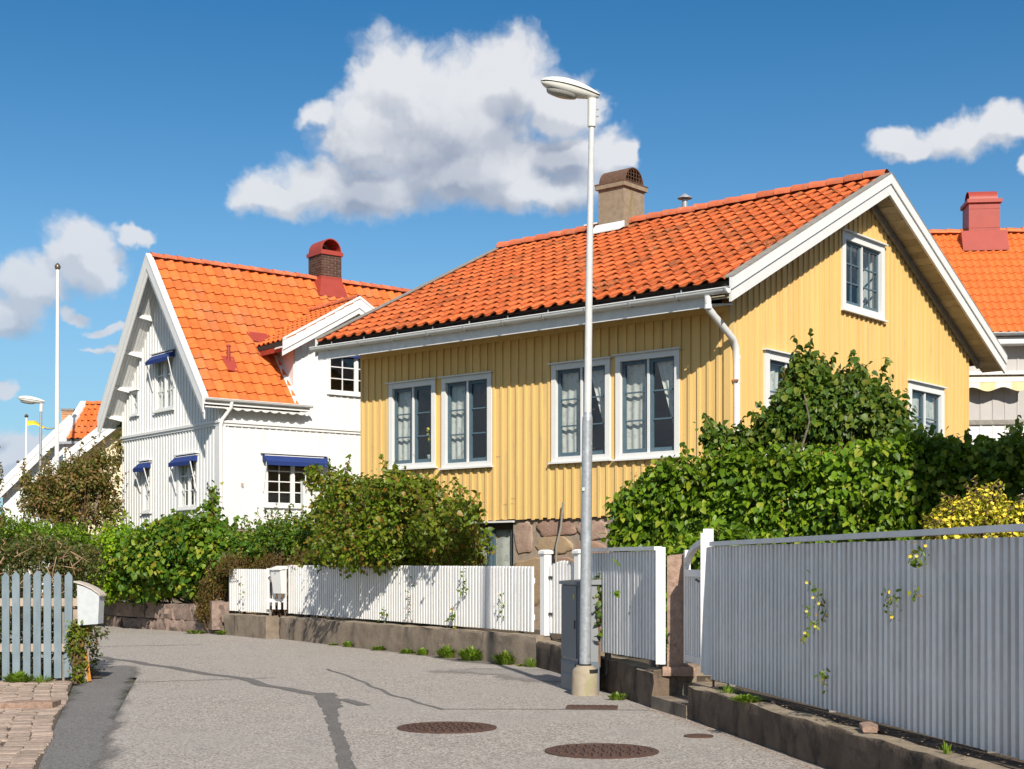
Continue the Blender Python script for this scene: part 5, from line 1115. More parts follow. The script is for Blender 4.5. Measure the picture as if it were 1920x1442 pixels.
# steep tiled wing between them
Y = 56; ws_ = empty('tiled_wing', (0, Y, 0)); tag(ws_, 'steep orange roof wing with white verge between the two pale gables', 'house')
Xl0, Xt0 = (124-960)/FL*Y, (162-960)/FL*(Y+1.0); zb_, zt_ = z_(822, Y), z_(757, Y+1)
upv = Vector((0, 1.0, zt_-zb_)).normalized(); shear = (Xt0-Xl0)
dk = MB().hexa([(Xl0, 0, zb_-.1), (Xl0+3.2, 0, zb_-.1), (Xt0+3.2, 1.0, zt_-.1), (Xt0, 1.0, zt_-.1), (Xl0, 0, zb_-.02), (Xl0+3.2, 0, zb_-.02), (Xt0+3.2, 1.0, zt_-.02), (Xt0, 1.0, zt_-.02)]).build('roof', M['roof_under'], ws_)
nrr = 6; Ls = math.hypot(1.0, zt_-zb_)/nrr
for r_ in range(nrr): lay_tiles(dk, (Xl0+shear*r_/nrr+.02, r_*Ls*upv.y-.02, zb_+r_*Ls*upv.z), (1, 0, 0), upv, 13, 1, .24, Ls, M['tile_orange'], None, 60, .03, Matrix.Translation((0, Y, 0)))
MB().hexa([(Xl0-.28, -.06, zb_-.2), (Xl0, -.06, zb_-.2), (Xt0, .96, zt_-.05), (Xt0-.22, .96, zt_-.05), (Xl0-.28, -.06, zb_+.05), (Xl0, -.06, zb_+.05), (Xt0, .96, zt_+.1), (Xt0-.22, .96, zt_+.1)]).build('verge_board', M['white_paint'], ws_)
MB().box(Xl0-.1, Xl0+3.2, .1, 3, .3, zb_-.12).build('wall', M['white_paint'], ws_); MB().box(Xl0-.3, Xl0+3, -.08, .02, zb_-.22, zb_-.12).build('gutter', M['galvanised'], ws_); ridge(dk, (Xt0, 1.0, zt_), (Xt0+3.2, 1.0, zt_), 9, M['tile_orange'], .12)
MB().hexa([(Xl0-.1, 1.02, zb_-.5), (Xl0+3.2, 1.02, zb_-.5), (Xl0+3.2, 3, zb_-.5), (Xl0-.1, 3, zb_-.5), (Xt0, 1.02, zt_-.1), (Xt0+3.2, 1.02, zt_-.1), (Xl0+3.2, 3, zb_), (Xl0-.1, 3, zb_)]).build('rear_roof', M['tile_orange'], ws_)
# tall neighbour standing just outside the picture on the right; it shades the right half of the hedge
nb_ = empty('neighbour_house', (6.35, 10.4, 0), .2); tag(nb_, 'tall red neighbouring house standing outside the picture on the right', 'house')
MB().box(0, 8, -9, 0, -.05, 8.6).build('wall', M['red_metal'], nb_); MB().prism([(-.0, 8.6), (8.0, 8.6), (4, 11)], lambda u, v, w: (u, w, v), -9.0, 0).build('roof', M['tile_red'], nb_)
for k in range(3):
    Wn = Wall(nb_, (0, -1.5-k*2.7), (0, -1), (-1, 0)); Wn.box(MB(), 0, 1.2, .0, .05, 5, 6.4).build('window', M['white_paint'], nb_); Wn.box(MB(), .1, 1.1, .051, .06, 5.1, 6.3).build('pane', GLASS, nb_)

# ------------------------------------------------------------------ vegetation
def leafshape(kind):
    if kind == 'heart':
        V = [(0, 0, 0), (.30, .02, .05), (.43, .30, .09), (.28, .66, .05), (0, 1.05, -.10), (-.28, .66, .05), (-.43, .30, .09), (-.30, .02, .05), (0, .33, 0), (0, .7, -.03)]
        F = [(0, 1, 2, 8), (8, 2, 3, 9), (9, 3, 4), (0, 8, 6, 7), (8, 9, 5, 6), (9, 4, 5)]
    elif kind == 'oval':
        V = [(0, 0, 0), (.26, .32, .06), (.2, .72, .03), (0, 1, -.08), (-.2, .72, .03), (-.26, .32, .06), (0, .5, -.01)]
        F = [(0, 1, 6), (1, 2, 6), (2, 3, 6), (3, 4, 6), (4, 5, 6), (5, 0, 6)]
    else:
        V = [(0, 0, 0), (.3, .45, .06), (0, 1, -.05), (-.3, .45, .06)]; F = [(0, 1, 2), (0, 2, 3)]
    return np.array(V, float), F
def norml(a): return a/np.maximum(1e-9, np.linalg.norm(a, axis=1, keepdims=True))
def frames(nrm, droop, rnd_, up=.35):
    n = len(nrm); L = norml(nrm*.45 + np.array([0, 0, -droop]) + rng.normal(0, rnd_, (n, 3)))
    Z = nrm*.9 + np.array([0, 0, up]) + rng.normal(0, rnd_*.7, (n, 3)); Z = norml(Z - (Z*L).sum(1)[:, None]*L); return np.cross(L, Z), L, Z
def leafmesh(name, pts, nrm, size, kind, mat, parent, droop=.5, rnd_=.5, up=.35, split=0, facing=None):
    """all leaves of a plant; the SPLIT best visible ones are objects of their own"""
    V, F = leafshape(kind); X, L, Z = frames(nrm, droop, rnd_, up); sz = size*(1+rng.normal(0, .30, len(pts))).clip(.35, 1.7)
    keep = np.ones(len(pts), bool)
    if split:
        d = pts-np.array([0, 0, EYE]); dist = np.linalg.norm(d, axis=1); face = -(nrm*d).sum(1)/dist
        score = dist - face*1.2 - sz*8; idx = np.argsort(score)[:split*5]; idx = rng.permutation(idx)[:split]
        me = bpy.data.meshes.new('leaf'); me.from_pydata([tuple(v) for v in V], [], F); me.materials.append(mat)
        for i in idx:
            m4 = Matrix(((X[i][0], L[i][0], Z[i][0]), (X[i][1], L[i][1], Z[i][1]), (X[i][2], L[i][2], Z[i][2]))).to_4x4() @ Matrix.Scale(sz[i], 4)
            m4.translation = Vector(pts[i]) - parent.location; inst('leaf', me, parent, mat4=m4)
        keep[idx] = False
    pts, X, L, Z, sz = pts[keep], X[keep], L[keep], Z[keep], sz[keep]
    loc = np.array(parent.location); W = (pts-loc)[:, None, :] + sz[:, None, None]*(V[None, :, 0:1]*X[:, None] + V[None, :, 1:2]*L[:, None] + V[None, :, 2:3]*Z[:, None])
    k = len(V); nF = sum(len(f) for f in F); me = bpy.data.meshes.new(name); N = len(pts); me.vertices.add(N*k); me.vertices.foreach_set('co', W.reshape(-1))
    li = np.concatenate([np.array(f) for f in F]); loops = (li[None, :] + (np.arange(N)*k)[:, None]).reshape(-1); me.loops.add(len(loops)); me.loops.foreach_set('vertex_index', loops)
    ls = np.cumsum([0]+[len(f) for f in F][:-1]); me.polygons.add(N*len(F)); me.polygons.foreach_set('loop_start', (ls[None, :] + (np.arange(N)*nF)[:, None]).reshape(-1)); me.polygons.foreach_set('loop_total', np.tile([len(f) for f in F], N))
    me.update(calc_edges=True); me.validate(); me.materials.append(mat); o = inst(name, me, parent); o['kind'] = 'stuff'; return o
def nz3(p, s, seed=0):
    """cheap smooth pseudo-noise, vectorised"""
    x, y, z = p[:, 0]*s+seed, p[:, 1]*s+seed*1.7, p[:, 2]*s-seed
    return (np.sin(x*1.7+np.sin(y*1.3+z))+np.sin(y*2.1+np.sin(z*1.9+x*.7))+np.sin(z*2.3+np.sin(x*1.1-y)))/3
def blobsample(blobs, n, inner=.55, seed=1, rag=.16):
    C = np.array([b[0] for b in blobs], float); Rr = np.array([b[1] for b in blobs], float)
    w = (Rr[:, 0]*Rr[:, 2]+Rr[:, 1]*Rr[:, 2]+Rr[:, 0]*Rr[:, 1]); i = rng.choice(len(blobs), n, p=w/w.sum())
    d = norml(rng.normal(0, 1, (n, 3))); t = 1 - np.abs(rng.normal(0, (1-inner)*.5, n)); base = C[i]+d*Rr[i]; lump = 1+rag*nz3(base, 2.4, seed)+rag*.6*nz3(base, 6.5, seed+3)
    p = C[i]+d*Rr[i]*(t*lump)[:, None]; q = np.ones(n, bool)
    for k in range(len(blobs)):
        e = np.linalg.norm((p-C[k])/Rr[k], axis=1); q &= ~((i != k) & (e < inner*.9))
    return p[q], norml(d[q]/Rr[i][q])
def boxsample(a, b, depth, z0, zt, n, thick=.35, seed=1, side=(1, 1)):
    """hedge: front face from a to b (2d), DEPTH to the back, top height zt(u)"""
    a, b = np.array(a, float), np.array(b, float); L = np.linalg.norm(b-a); u = (b-a)/L; nf = np.array([u[1], -u[0]])
    ff = L*(zt(.5)-z0); tp = L*depth; en = depth*(zt(.5)-z0); w = np.array([ff*1.4, tp, en*.6, en*.6, ff*.25]); k = rng.choice(5, n, p=w/w.sum())
    U, D, H = rng.random(n), rng.random(n), rng.random(n); ins = np.abs(rng.normal(0, thick*.5, n))
    U = np.where(k == 2, 0, np.where(k == 3, 1, U)); D = np.where(k == 0, 0, np.where(k == 4, 1, D)); H = np.where(k == 1, 1, H)
    top = np.array([zt(x) for x in U]); z = z0+(top-z0)*H
    x = u[0]*U*L - nf[0]*D*depth + a[0]; y = u[1]*U*L - nf[1]*D*depth + a[1]; p = np.stack([x, y, z], 1)
    N3 = np.zeros((n, 3)); N3[k == 0, :2] = nf; N3[k == 4, :2] = -nf; N3[k == 1, 2] = 1; N3[k == 2, :2] = -u; N3[k == 3, :2] = u
    # round the shoulders
    r = .22; f = np.clip((H*(top-z0)-(top-z0)+r)/r, 0, 1)*(k == 0); p[:, :2] -= nf*(r*(1-np.sqrt(1-.9*f*f)))[:, None]; N3 = norml(N3+np.stack([0*f, 0*f, f], 1)*.8)
    f2 = np.clip((r-D*depth)/r, 0, 1)*(k == 1); p[:, 2] -= r*(1-np.sqrt(1-.9*f2*f2))
    lump = .09*nz3(p, 2.2, seed)+.06*nz3(p, 5.5, seed+2); p = p + N3*(lump-ins)[:, None]; return p, N3
def sprigs(tops, nrm, n, length, leaf, mb, seed=0, upb=1.0):
    P_, N_ = [], []; idx = rng.choice(len(tops), n, replace=False)
    for i in idx:
        p = Vector(tops[i]); d = (Vector(nrm[i])*.6+Vector((rng.normal(0, .25), rng.normal(0, .25), upb))).normalized(); L = length*(.5+rng.random()); m = max(3, int(L/(leaf*.62))); path = [p-d*.15]
        for j in range(m+1):
            q = p+d*(L*j/m)+Vector((.02*math.sin(j*1.7+i), .02*math.cos(j*1.3+i), -.02*(j/m)**2)); path.append(q)
            a = j*1.57+i; s = d.orthogonal().normalized(); s = Matrix.Rotation(a, 3, d) @ s
            for sg in (1, -1): P_.append(tuple(q)); N_.append(tuple((s*sg+d*.3).normalized()))
        mb.tube(path, [.007]*(len(path)-1)+[.003], 4, False)
    return np.array(P_), np.array(N_)
def E3(px, py, Y, rx, ry, ryd=None): c = P(px, py, Y); k = Y/FL; return (c, (rx*k, (ryd if ryd else (rx*k+ry*k)*.5), ry*k))
def plant(name, label, cat, blobs=None, root=(0, 0), n=3000, leaf=.09, kind='heart', mat='leaf_lilac', split=0, nspr=0, slen=.35, stems=None, box=None, inner=.5, droop=.5, rnd_=.5, gz=.3, clump=7, sig=.8, keep=None, group=None, twigmat='twig', rag=.16, srmin=.35):
    if box: p, q = boxsample(**box, n=n//clump); cx, cy = box['a']
    else: p, q = blobsample(blobs, int(n/clump*1.25), inner, hash(label) % 97 if False else len(label), rag); cx, cy = blobs[0][0][:2]
    e = empty(name, (float(cx), float(cy), gz)); tag(e, label, cat, group)
    top = q[:, 2] > srmin; P0 = np.repeat(p, clump, 0) + rng.normal(0, leaf*sig, (len(p)*clump, 3)); Q0 = norml(np.repeat(q, clump, 0)+rng.normal(0, .35, (len(p)*clump, 3)))
    tw = MB()
    if nspr and top.sum() > nspr:
        sp_p, sp_n = sprigs(p[top], q[top], nspr, slen, leaf, tw); P0 = np.vstack([P0, sp_p]); Q0 = np.vstack([Q0, sp_n])
    k = P0[:, 2] > gz+.03
    if keep is not None: k &= keep(P0)
    P0, Q0 = P0[k], Q0[k]
    leafmesh('foliage', P0, Q0, leaf, kind, M[mat], e, droop, rnd_, split=split)
    # inner branches
    gnd = Vector((cx, cy, gz)); ii = rng.choice(len(p), min(len(p), 70), replace=False); ct = Vector(p.mean(0))
    for i in ii:
        t = Vector(p[i]); s = Vector((t.x*.4+ct.x*.6+root[0], t.y*.4+ct.y*.6+root[1], gz)) if not box else Vector((t.x+.1*hsh(i), t.y+.25, max(gz, t.z-.25))); mid = s.lerp(t, .5)+Vector((0, 0, .15)); tw.tube([s, mid, t], [.014, .010, .004], 4, False)
    tw.v = [(x-e.location.x, y-e.location.y, z-e.location.z) for x, y, z in tw.v]; tag(tw.build('twig', M[twigmat], e), kind='stuff')
    for st in (stems or []):
        MB().tube([tuple(Vector(x)-e.location) for x in st[0]], st[1], 8).build('trunk' if len(st) < 3 else st[2], M['bark'], e, True)
    return e
zt1 = lambda u: 2.35+.64*min(1, u*3.6)**.8+.05*math.sin(u*14)
plant('lilac_hedge', 'dense sunlit green lilac hedge behind the white fences, right of the street lamp', 'hedge', box=dict(a=(1.34, 19.75), b=(4.74, 17.35), depth=1.25, z0=.35, zt=zt1, thick=.62, seed=2), n=40000, leaf=.076, split=300, nspr=44, slen=.22, droop=.75, rnd_=.42, sig=.75)
plant('shaded_hedge', 'dark hedge in deep shade at the right of the yellow gable', 'hedge', box=dict(a=(4.78, 17.45), b=(8.6, 16.9), depth=1.2, z0=.35, zt=lambda u: 3.08+.04*math.sin(u*20), thick=.62, seed=5), n=30000, leaf=.078, split=120, nspr=40, slen=.2, droop=.75, rnd_=.42, mat='leaf_lilac')
plant('lilac_bush', 'tall leafy lilac bush rising above the hedge in front of the yellow gable', 'bush', [E3(1565, 775, 20.1, 95, 62), E3(1515, 745, 20.1, 52, 48), E3(1640, 785, 20.0, 56, 50), E3(1512, 698, 20.1, 26, 34), E3(1620, 735, 20.1, 36, 24), E3(1590, 735, 20.2, 50, 28), E3(1395, 828, 20.2, 46, 20), E3(1345, 822, 20.3, 24, 20), E3(1450, 800, 20.1, 30, 34), E3(1680, 825, 19.9, 32, 30)],
      n=15000, leaf=.076, split=300, nspr=60, slen=.36, mat='leaf_lilac_dark', droop=.7, stems=[([P(1530, 1030, 20.1), P(1545, 900, 20.1), P(1500, 760, 20.0)], [.04, .03, .015]), ([P(1560, 1030, 20.1), P(1590, 880, 20.1), P(1620, 760, 20.0)], [.04, .03, .015]), ([P(1500, 850, 19.3), P(1518, 790, 19.2), P(1508, 740, 19.2)], [.018, .014, .008])], inner=.45)
YB = lambda px: 26.15+(740-px)*.017
bl = lambda px, py, rx, ry, dd=1.0: E3(px, py, YB(px)-.25, rx, ry, dd)
plant('lilac_bush', 'large loose bush with reddish tips leaning over the far white fence before the yellow house', 'bush', [bl(745, 980, 92, 62, 1.15), bl(660, 965, 60, 62, 1.1), bl(830, 985, 60, 56), bl(735, 915, 50, 28, .8), bl(655, 912, 32, 20, .6), bl(590, 892, 16, 18, .35), bl(785, 915, 36, 24, .7), bl(878, 965, 26, 30, .6), bl(740, 1035, 120, 32, 1.0), bl(618, 960, 28, 34, .7), bl(625, 905, 22, 26, .4), bl(700, 1000, 110, 50, 1.35), E3(740, 1045, 26.9, 150, 40, .8), E3(640, 1010, 28.2, 50, 50, .8), E3(870, 1020, 24.7, 45, 45, .6)],
      n=21000, root=(1.2, .75), leaf=.068, split=300, nspr=120, slen=.42, mat='leaf_bush', droop=.55, rnd_=.6, inner=.35, gz=.4, rag=.28, stems=[([P(690, 1080, 26.9), P(700, 1000, 26.8), P(660, 920, 26.8)], [.045, .035, .015]), ([P(735, 1080, 26.6), P(745, 980, 26.4), P(760, 900, 26.3)], [.05, .035, .015]), ([P(770, 1080, 26), P(820, 1000, 25.4), P(850, 950, 25)], [.035, .025, .012])])
plant('potentilla_bush', 'low bush full of small yellow flowers behind the tall shaded fence', 'bush', [E3(1830, 1010, 11.4, 75, 55), E3(1790, 985, 11.4, 40, 40), E3(1850, 960, 11.5, 42, 35), E3(1905, 985, 11.4, 55, 40), E3(1960, 1000, 11.4, 60, 50), E3(1765, 1010, 11.3, 30, 40)], n=11000, leaf=.026, kind='oval', mat='leaf_potentilla', nspr=70, slen=.14, clump=9, sig=1.1, droop=.0, rnd_=.9, inner=.5)
pb = [o for o in S.objects if o.name.startswith('potentilla_bush')][0]
p_, n_ = blobsample([E3(1830, 1010, 11.4, 77, 57), E3(1790, 985, 11.4, 42, 42), E3(1850, 960, 11.5, 44, 38), E3(1905, 985, 11.4, 57, 42), E3(1960, 1000, 11.4, 60, 50), E3(1765, 1010, 11.3, 31, 41)], 900, .9, 4)
k_ = (n_[:, 2] > -.2) & (n_[:, 1] < .4); p_, n_ = p_[k_]+n_[k_]*.015, n_[k_]
fm_ = MB()
for p, nn in zip(p_[:230], n_[:230]):
    c_ = Vector(p)-pb.location; zz = (Vector(nn)+Vector((rng.normal(0, .3), -.4, .5))).normalized(); a_ = zz.orthogonal().normalized(); b_ = zz.cross(a_)
    for j in range(5):
        t = j*1.257; u = a_*math.cos(t)+b_*math.sin(t); v_ = a_*math.cos(t+.5)+b_*math.sin(t+.5); w_ = a_*math.cos(t-.5)+b_*math.sin(t-.5); fm_.add([c_, c_+w_*.013+zz*.003, c_+u*.019+zz*.005, c_+v_*.013+zz*.003], [(0, 1, 2, 3)])
tag(fm_.build('blossom', M['flower_yellow'], pb), kind='stuff')
# left side
plant('garden_shrub', 'bright yellow green shrub spilling over the granite block wall', 'bush', [E3(195, 1060, 34.9, 45, 62, .9), E3(235, 1030, 34.6, 50, 50, .9), E3(205, 1095, 34.9, 45, 28, .7), E3(165, 1080, 35.6, 25, 45, .8)], root=(.9, 1.2), n=9500, leaf=.085, kind='oval', mat='leaf_bright', nspr=26, slen=.28, gz=.35, split=0)
plant('hydrangea_shrub', 'big dark green shrub below the gable of the white house', 'bush', [E3(300, 1045, 33.3, 62, 62, 1.0), E3(345, 1010, 33.1, 62, 42, .9), E3(395, 1030, 32.6, 45, 58, .9), E3(290, 1092, 33.6, 58, 28, .75), E3(368, 1085, 33.0, 36, 30, .6), E3(420, 1060, 32.3, 22, 50, .7), E3(255, 1065, 33.9, 35, 55, .9)], root=(.9, 1.2), n=16000, leaf=.105, mat='leaf_hydrangea', nspr=44, slen=.3, gz=.35, split=0)
plant('climbing_stem', 'single tall leafy shoot standing up before the white corner', 'shoot', [E3(399, 935, 33.2, 7, 26, .12), E3(395, 965, 33.2, 9, 18, .15)], n=230, leaf=.09, mat='leaf_hydrangea', nspr=0, gz=.35, clump=3, stems=[([P(400, 1030, 33.2), P(402, 960, 33.2), P(394, 912, 33.2)], [.012, .01, .006])], inner=.2)
plant('spiraea_bush', 'brownish small leaved bush hanging over the granite wall end', 'bush', [E3(396, 1118, 31.9, 26, 40, .5), E3(385, 1150, 31.7, 20, 16, .4), E3(412, 1095, 31.9, 20, 34, .5)], n=6500, leaf=.04, kind='oval', mat='leaf_brown', nspr=30, slen=.22, gz=.1, droop=.2, rnd_=.8)
plant('garden_shrub', 'mixed green shrub between the white house and the far fence', 'bush', [E3(470, 1035, 32, 38, 32, .7), E3(515, 1020, 31.5, 42, 42, .8), E3(560, 1015, 30.8, 40, 45, .8), E3(445, 1040, 32.3, 25, 35, .6)], n=9000, leaf=.085, kind='oval', mat='leaf_hydrangea', nspr=34, slen=.45, gz=.4)
plant('spiraea_bush', 'low rusty brown spiraea strip along the top of the far fence', 'bush', [E3(450, 1062, 31.3, 40, 18, .5), E3(520, 1058, 30.6, 50, 18, .5), E3(590, 1056, 29.6, 50, 20, .5), E3(655, 1052, 28.7, 50, 22, .5)], n=13000, leaf=.035, kind='oval', mat='leaf_brown', nspr=90, slen=.18, gz=.4, droop=.0, rnd_=.8)
plant('apple_tree', 'apple tree with browning leaves left of the white house', 'tree', [E3(125, 920, 38.3, 70, 42, 1.2), E3(180, 895, 38.3, 40, 36, 1.0), E3(85, 938, 38, 48, 34, 1.0), E3(195, 950, 38.6, 30, 50, .9), E3(60, 915, 38, 22, 22, .5), E3(150, 875, 38.3, 36, 18, .6), E3(190, 858, 38.3, 24, 14, .5), E3(222, 850, 39.6, 6, 40, .3), E3(130, 965, 38.2, 50, 26, .9)],
      n=12500, leaf=.085, kind='oval', mat='leaf_apple', nspr=70, slen=.5, gz=.35, inner=.3, rag=.24, droop=.3, rnd_=.7, stems=[([P(172, 1060, 38), P(165, 1015, 38), P(150, 992, 38)], [.11, .09, .075]), ([P(150, 992, 38), P(178, 960, 38), P(185, 920, 38)], [.07, .05, .03], 'branch'), ([P(150, 992, 38), P(125, 980, 38), P(100, 940, 38)], [.06, .045, .02], 'branch'), ([P(152, 992, 38), P(148, 940, 38), P(140, 890, 38)], [.06, .04, .015], 'branch')])
plant('garden_hedge', 'green hedge below the apple tree at the left', 'hedge', [E3(70, 1015, 33, 60, 34, .9), E3(10, 1010, 33, 60, 40, .9), E3(130, 1012, 33.5, 40, 28, .8), E3(-50, 1000, 33, 60, 50, .9)], n=12000, leaf=.075, kind='oval', mat='leaf_lilac', nspr=40, slen=.25, gz=.1)
plant('leaning_tree', 'dark leafy branches reaching in beside the distant lamp from the left edge', 'tree', [E3(-45, 900, 30, 44, 42, .7), E3(-42, 965, 30, 44, 34, .7), E3(-12, 885, 30, 10, 16, .3)], n=3600, leaf=.075, kind='oval', mat='leaf_apple', nspr=26, slen=.45, gz=.1, inner=.3, stems=[([P(-45, 1080, 30), P(-40, 950, 30), P(-30, 890, 30)], [.09, .07, .03])])
hl = plant('clipped_hedge', 'brown and green clipped hedge behind the grey blue pickets', 'hedge', box=dict(a=(-9.6, 19.0), b=(-5.72, 19.05), depth=1.3, z0=.02, zt=lambda u: 1.80+.05*math.sin(u*17), thick=.45, seed=8), n=30000, leaf=.052, kind='oval', mat='leaf_hedge_left', nspr=60, slen=.14, gz=.0, droop=.1, rnd_=.8, split=150, twigmat='dead_twig')
tw = MB()
for i in range(150):
    x = -8.6+2.85*rng.random(); z = .3+1.45*rng.random(); p = Vector((x, 18.98+.1*rng.random(), z)); d = Vector((rng.normal(0, 1), -.25*rng.random(), rng.normal(.3, .8))).normalized(); q = p+d*(.12+.2*rng.random())
    tw.tube([p-Vector((0, -.15, .05)), p, q], [.010, .008, .003], 4, False)
tw.v = [(x-hl.location.x, y-hl.location.y, z-hl.location.z) for x, y, z in tw.v]; tag(tw.build('twig', M['dead_twig'], hl), kind='stuff')
plant('ivy_plant', 'leafy creeper beside the mailbox post at the end of the picket fence', 'climber', [E3(142, 1200, 18.25, 12, 38, .12), E3(147, 1255, 18.25, 8, 25, .1), E3(150, 1180, 18.3, 12, 18, .1)], n=900, leaf=.045, kind='oval', mat='leaf_bush', nspr=8, slen=.12, gz=.0, clump=4, srmin=-.5)
plant('ivy_plant', 'dark creeper leaves between the grey cabinet and the white slat fence', 'climber', [E3(1121, 1110, 17.0, 3, 34, .05), E3(1124, 1150, 17.0, 3, 50, .05), E3(1120, 1092, 17.0, 5, 10, .06)], n=90, leaf=.065, mat='leaf_lilac_dark', nspr=0, slen=.1, gz=.3, clump=2, sig=.4, srmin=-.5)
# things growing beyond, seen only through gaps
plant('garden_shrub', 'green shrub behind the arched white gate', 'bush', [E3(1300, 1060, 17.0, 40, 40, .5), E3(1360, 1040, 16.6, 40, 40, .5)], n=3500, leaf=.09, mat='leaf_lilac', nspr=6, slen=.2, gz=.35)

def sprig_through(label, pts, Y, n=9, flowers=0, fcol='flower_yellow', r=10, leaf=.04, mat='leaf_bush'):
    c = P(*pts[0], Y); e = empty('fence_sprig', (c[0], c[1], .35)); tag(e, label, 'sprig', 'flowering sprigs poking through the white fences'); P_, N_ = [], []; mb = MB(); fl = MB()
    for (px, py) in pts:
        q = Vector(P(px, py, Y)); rr = r*Y/FL; mb.tube([q+Vector((.01, .08, -.05)), q+Vector((0, 0, -.02)), q+Vector((rr*.3, -.02, rr*.8))], .003, 4, False)
        for i in range(n): P_.append((q.x+rng.normal(0, rr*.5), q.y-abs(rng.normal(0, .03)), q.z+rng.normal(0, rr))); N_.append((rng.normal(0, .5), -1, rng.normal(0, .5)))
    leafmesh('foliage', np.array(P_), norml(np.array(N_)), leaf, 'oval', M[mat], e, .2, .7)
    for i in range(flowers):
        px, py = pts[i % len(pts)]; q = Vector(P(px+rng.normal(0, 4), py-4+rng.normal(0, 7), Y-.05))
        for j in range(5):
            t = j*1.257; fl.add([tuple(q+Vector((.013*math.cos(t+a)*s, -.004*s, .011*math.sin(t+a)*s))-e.location) for a, s in ((0, .1), (-.5, .75), (0, 1.1), (.5, .75))], [(0, 1, 2, 3)])
    mb.v = [(x-e.location.x, y-e.location.y, z-e.location.z) for x, y, z in mb.v]; tag(mb.build('stem', M['leaf_weed'], e), kind='stuff')
    if flowers: tag(fl.build('blossom', M[fcol], e), kind='stuff')
def fY(px): a = (px-960)/FL; return 4.40/(a+.179)  # depth of the tall fence's street face
sprig_through('leafy sprig with yellow flowers in the middle of the tall shaded fence', [(1516, 1097), (1530, 1120), (1536, 1135), (1515, 1148), (1545, 1150), (1527, 1178), (1508, 1190)], fY(1525)-.05, 9, 7)
sprig_through('lowest small green sprig at the foot of the tall shaded fence', [(1541, 1262), (1545, 1275)], fY(1541)-.05, 9)
sprig_through('small sprig with one yellow flower right of the middle of the tall fence', [(1662, 1115), (1673, 1122), (1672, 1153)], fY(1668)-.05, 9, 3)
sprig_through('small yellowish sprig high on the tall shaded fence near its cap rail', [(1706, 1042), (1719, 1042), (1730, 1030)], fY(1716)-.05, 9, 3)
sprig_through('tiny dark sprig below the high yellowish one on the tall shaded fence', [(1715, 1112)], fY(1715)-.05, 9)
def fY2(px): a = (px-960)/FL; k = (.30-a*21.68)/(.530+a*.849); return 21.68+.849*k
for lb, pt, fl_, fc in (('green sprig low on the white fence nearest the little mailbox', [(455, 1110), (448, 1095)], 0, 0), ('pink flowering sprig on the white fence at the edge of the leaf shade', [(768, 1125), (775, 1100), (765, 1145)], 7, 'flower_pink'), ('green trailing leaves high on the sunlit part of the far white fence', [(869, 1085), (868, 1098), (868, 1110)], 0, 0),
     ('sprig with a yellow flower at the foot of the sunlit far white fence', [(848, 1145), (846, 1160), (852, 1168)], 3, 'flower_yellow'), ('thin stem with a yellow flower near the capped gate post', [(938, 1128), (942, 1140)], 2, 'flower_yellow'), ('weedy sprig at the foot of the fence under the big leaning bush', [(720, 1152), (728, 1160)], 0, 0)):
    Yf = (fY2(pt[0][0]) if pt[0][0] > 540 else 30.4)-.12; sprig_through(lb, pt, Yf, 8, fl_, fc or 'flower_yellow', 9, .06, 'leaf_weed' if 'green' in lb else 'leaf_bush')
sprig_through('three dark creeper leaves on the slat fence behind the street lamp', [(1156, 1052), (1149, 1110), (1180, 1150)], 16.1, 3, 0, r=5, leaf=.07, mat='leaf_lilac')

def weed(label, x, y, r, h, n, mat='leaf_weed', z=0, flower=0, grass=False):
    e = empty('weed', (x, y, z)); tag(e, label, 'weed', 'weeds growing along the walls'); m = MB()
    for i in range(n):
        a = rng.random()*6.28; rr = r*math.sqrt(rng.random()); hh = h*(.4+.6*rng.random())*(1-.4*rr/r); w = .004 if grass else .014+.012*rng.random(); b = Vector((rr*.5*math.cos(a), rr*.5*math.sin(a), -.01)); t = Vector((rr*1.1*math.cos(a), rr*1.1*math.sin(a), hh)); s = Vector((-math.sin(a), math.cos(a), 0))*w; md = b.lerp(t, .55)+Vector((0, 0, hh*.22))
        m.add([b-s*.3, b+s*.3, md+s, t, md-s], [(0, 1, 2, 4), (4, 2, 3)])
    tag(m.build('blade', M[mat], e), kind='stuff')
    if flower:
        f = MB()
        for i in range(flower): c_ = Vector((rng.normal(0, r*.4), rng.normal(0, r*.4), h*.9)); f.add([c_+Vector((.014*math.cos(k*1.05), .014*math.sin(k*1.05), .004*(k % 2))) for k in range(6)], [tuple(range(6))])
        f.build('blossom', M['flower_yellow'], e)
def wb(px): # street face of the far concrete wall
    a = (px-960)/FL; k = (.352-a*21.22)/(.53+a*.848); return (.352-.53*k-.06, 21.22+.848*k-.04)
for lb, px, r, h, n in (('small yellowed weed tuft at the wall foot under the leaf shade', 632, .12, .06, 40), ('first green weed tuft right of the leaf shade on the wall', 660, .15, .14, 90), ('low round weed tuft below the pink flowering sprig', 718, .17, .12, 90), ('flat wide weed tuft in the middle of the far wall foot', 772, .18, .11, 90), ('upright weed tuft left of the yellow flowering weed', 800, .13, .17, 90),
     ('bushy weed with yellow flowers at the far wall foot', 846, .22, .24, 200), ('tallest leafy weed clump at the far wall foot', 893, .28, .28, 280), ('spiky weed clump at the wall foot near the gate post', 955, .26, .26, 200)):
    x, y = wb(px); weed(lb, x, y, r, h, n, flower=5 if 'yellow flowers' in lb else 0)
weed('thin grass tuft in the shade beside the grey cabinet', *wb(1004), .16, .22, 120, grass=True)
weed('small leaf rosette between the spiky weed and the grass tuft', *wb(985), .09, .06, 25)
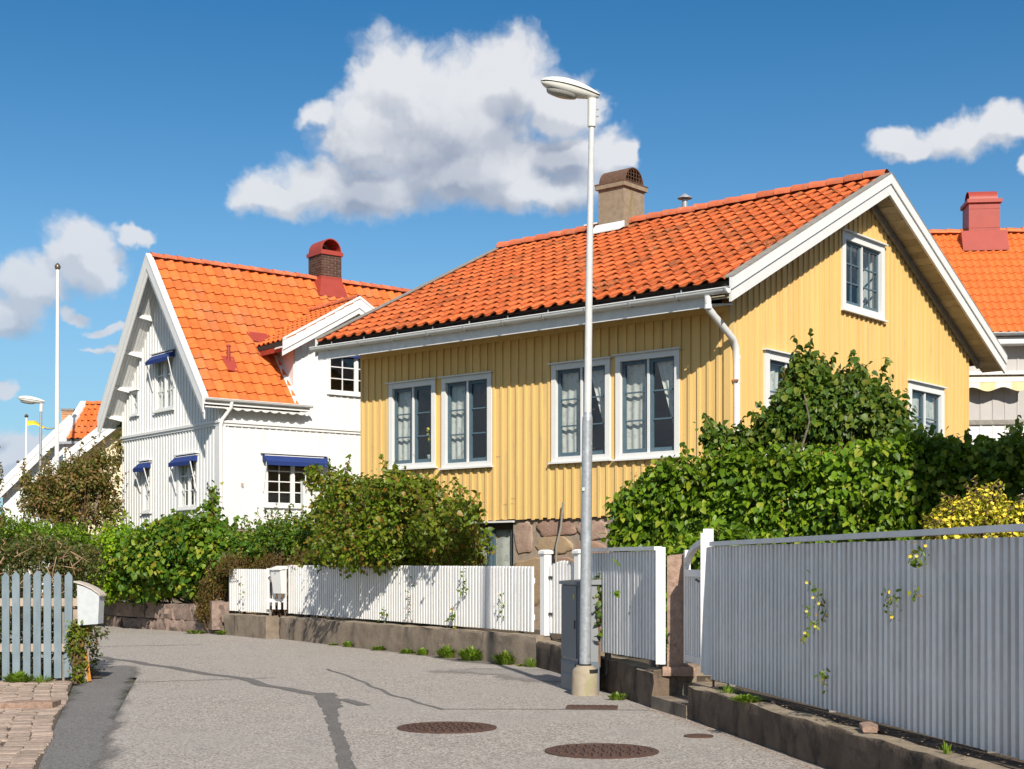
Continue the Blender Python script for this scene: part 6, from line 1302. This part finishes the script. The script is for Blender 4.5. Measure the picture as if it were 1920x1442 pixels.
weed('small weed at the wall foot beside the rectangular drain', 1.17, 16.05, .13, .11, 60); weed('weed at the foot of the granite block wall by the boulder', *Gp(418, 1190), .2, .14, 90); weed('yellowing weed at the granite wall foot below the brownish bush', *Gp(368, 1188), .28, .12, 90)
weed('leafy weeds under the left end of the blue pickets', -6.25, 18.22, .22, .2, 160); weed('grassy weeds under the middle of the blue pickets', -5.95, 18.2, .2, .16, 160, grass=True); weed('weed tuft on the soil at the left end of the tall shaded fence', 1.98, 13.2, .14, .12, 80, z=.32, grass=True); weed('broad weed patch on the soil behind the low kerb wall', 2.05, 12.5, .18, .08, 80, z=.32); weed('single grass tuft far along the soil by the kerb wall', 2.72, 9.0, .06, .12, 20, z=.32, grass=True)
# fallen leaves and grit along the wall foot
def litter(label, path, width, n, sz, mat, z=.006):
    pts = resamp(path, .05); m = MB(); sgn = 1
    for i in range(n):
        x, y = pts[int(rng.random()*(len(pts)-1))]; o = abs(rng.normal(0, width)); x -= o; y -= rng.normal(0, .03); s = sz*(.4+rng.random()); a = rng.random()*6.28; t = rng.normal(0, .3)
        m.add([(x+s*math.cos(a), y+s*math.sin(a), z+s*.3*abs(t)), (x-s*.5*math.sin(a), y+s*.5*math.cos(a), z), (x-s*math.cos(a), y-s*math.sin(a), z+s*.2), (x+s*.5*math.sin(a), y-s*.5*math.cos(a), z+.002)], [(0, 1, 2, 3)])
    o = m.build('fallen_leaves', M[mat]); tag(o, kind='stuff'); o['label'] = label
litter('dry fallen leaves along the low kerb wall', [(3.0, 7.2), (2.28, 10.6), (1.68, 14.06), (1.36, 15.4)], .07, 1500, .009, 'dead_twig')
litter('grit and dry leaves on the soil behind the kerb wall', [(3.3, 7.2), (2.62, 10.6), (2.05, 14.0)], .10, 900, .014, 'dead_twig', .345)
litter('dry leaf crumbs along the far wall foot', [wb(1000), wb(560)], .05, 700, .012, 'dead_twig')
sb = empty('loose_stone', (2.52, 10.2, .33)); tag(sb, 'flat loose stone lying on the soil under the tall fence', 'stone'); block('body', .26, .05, .12, M['granite'], sb, (0, 0, 0), 1.4, 12, .02)
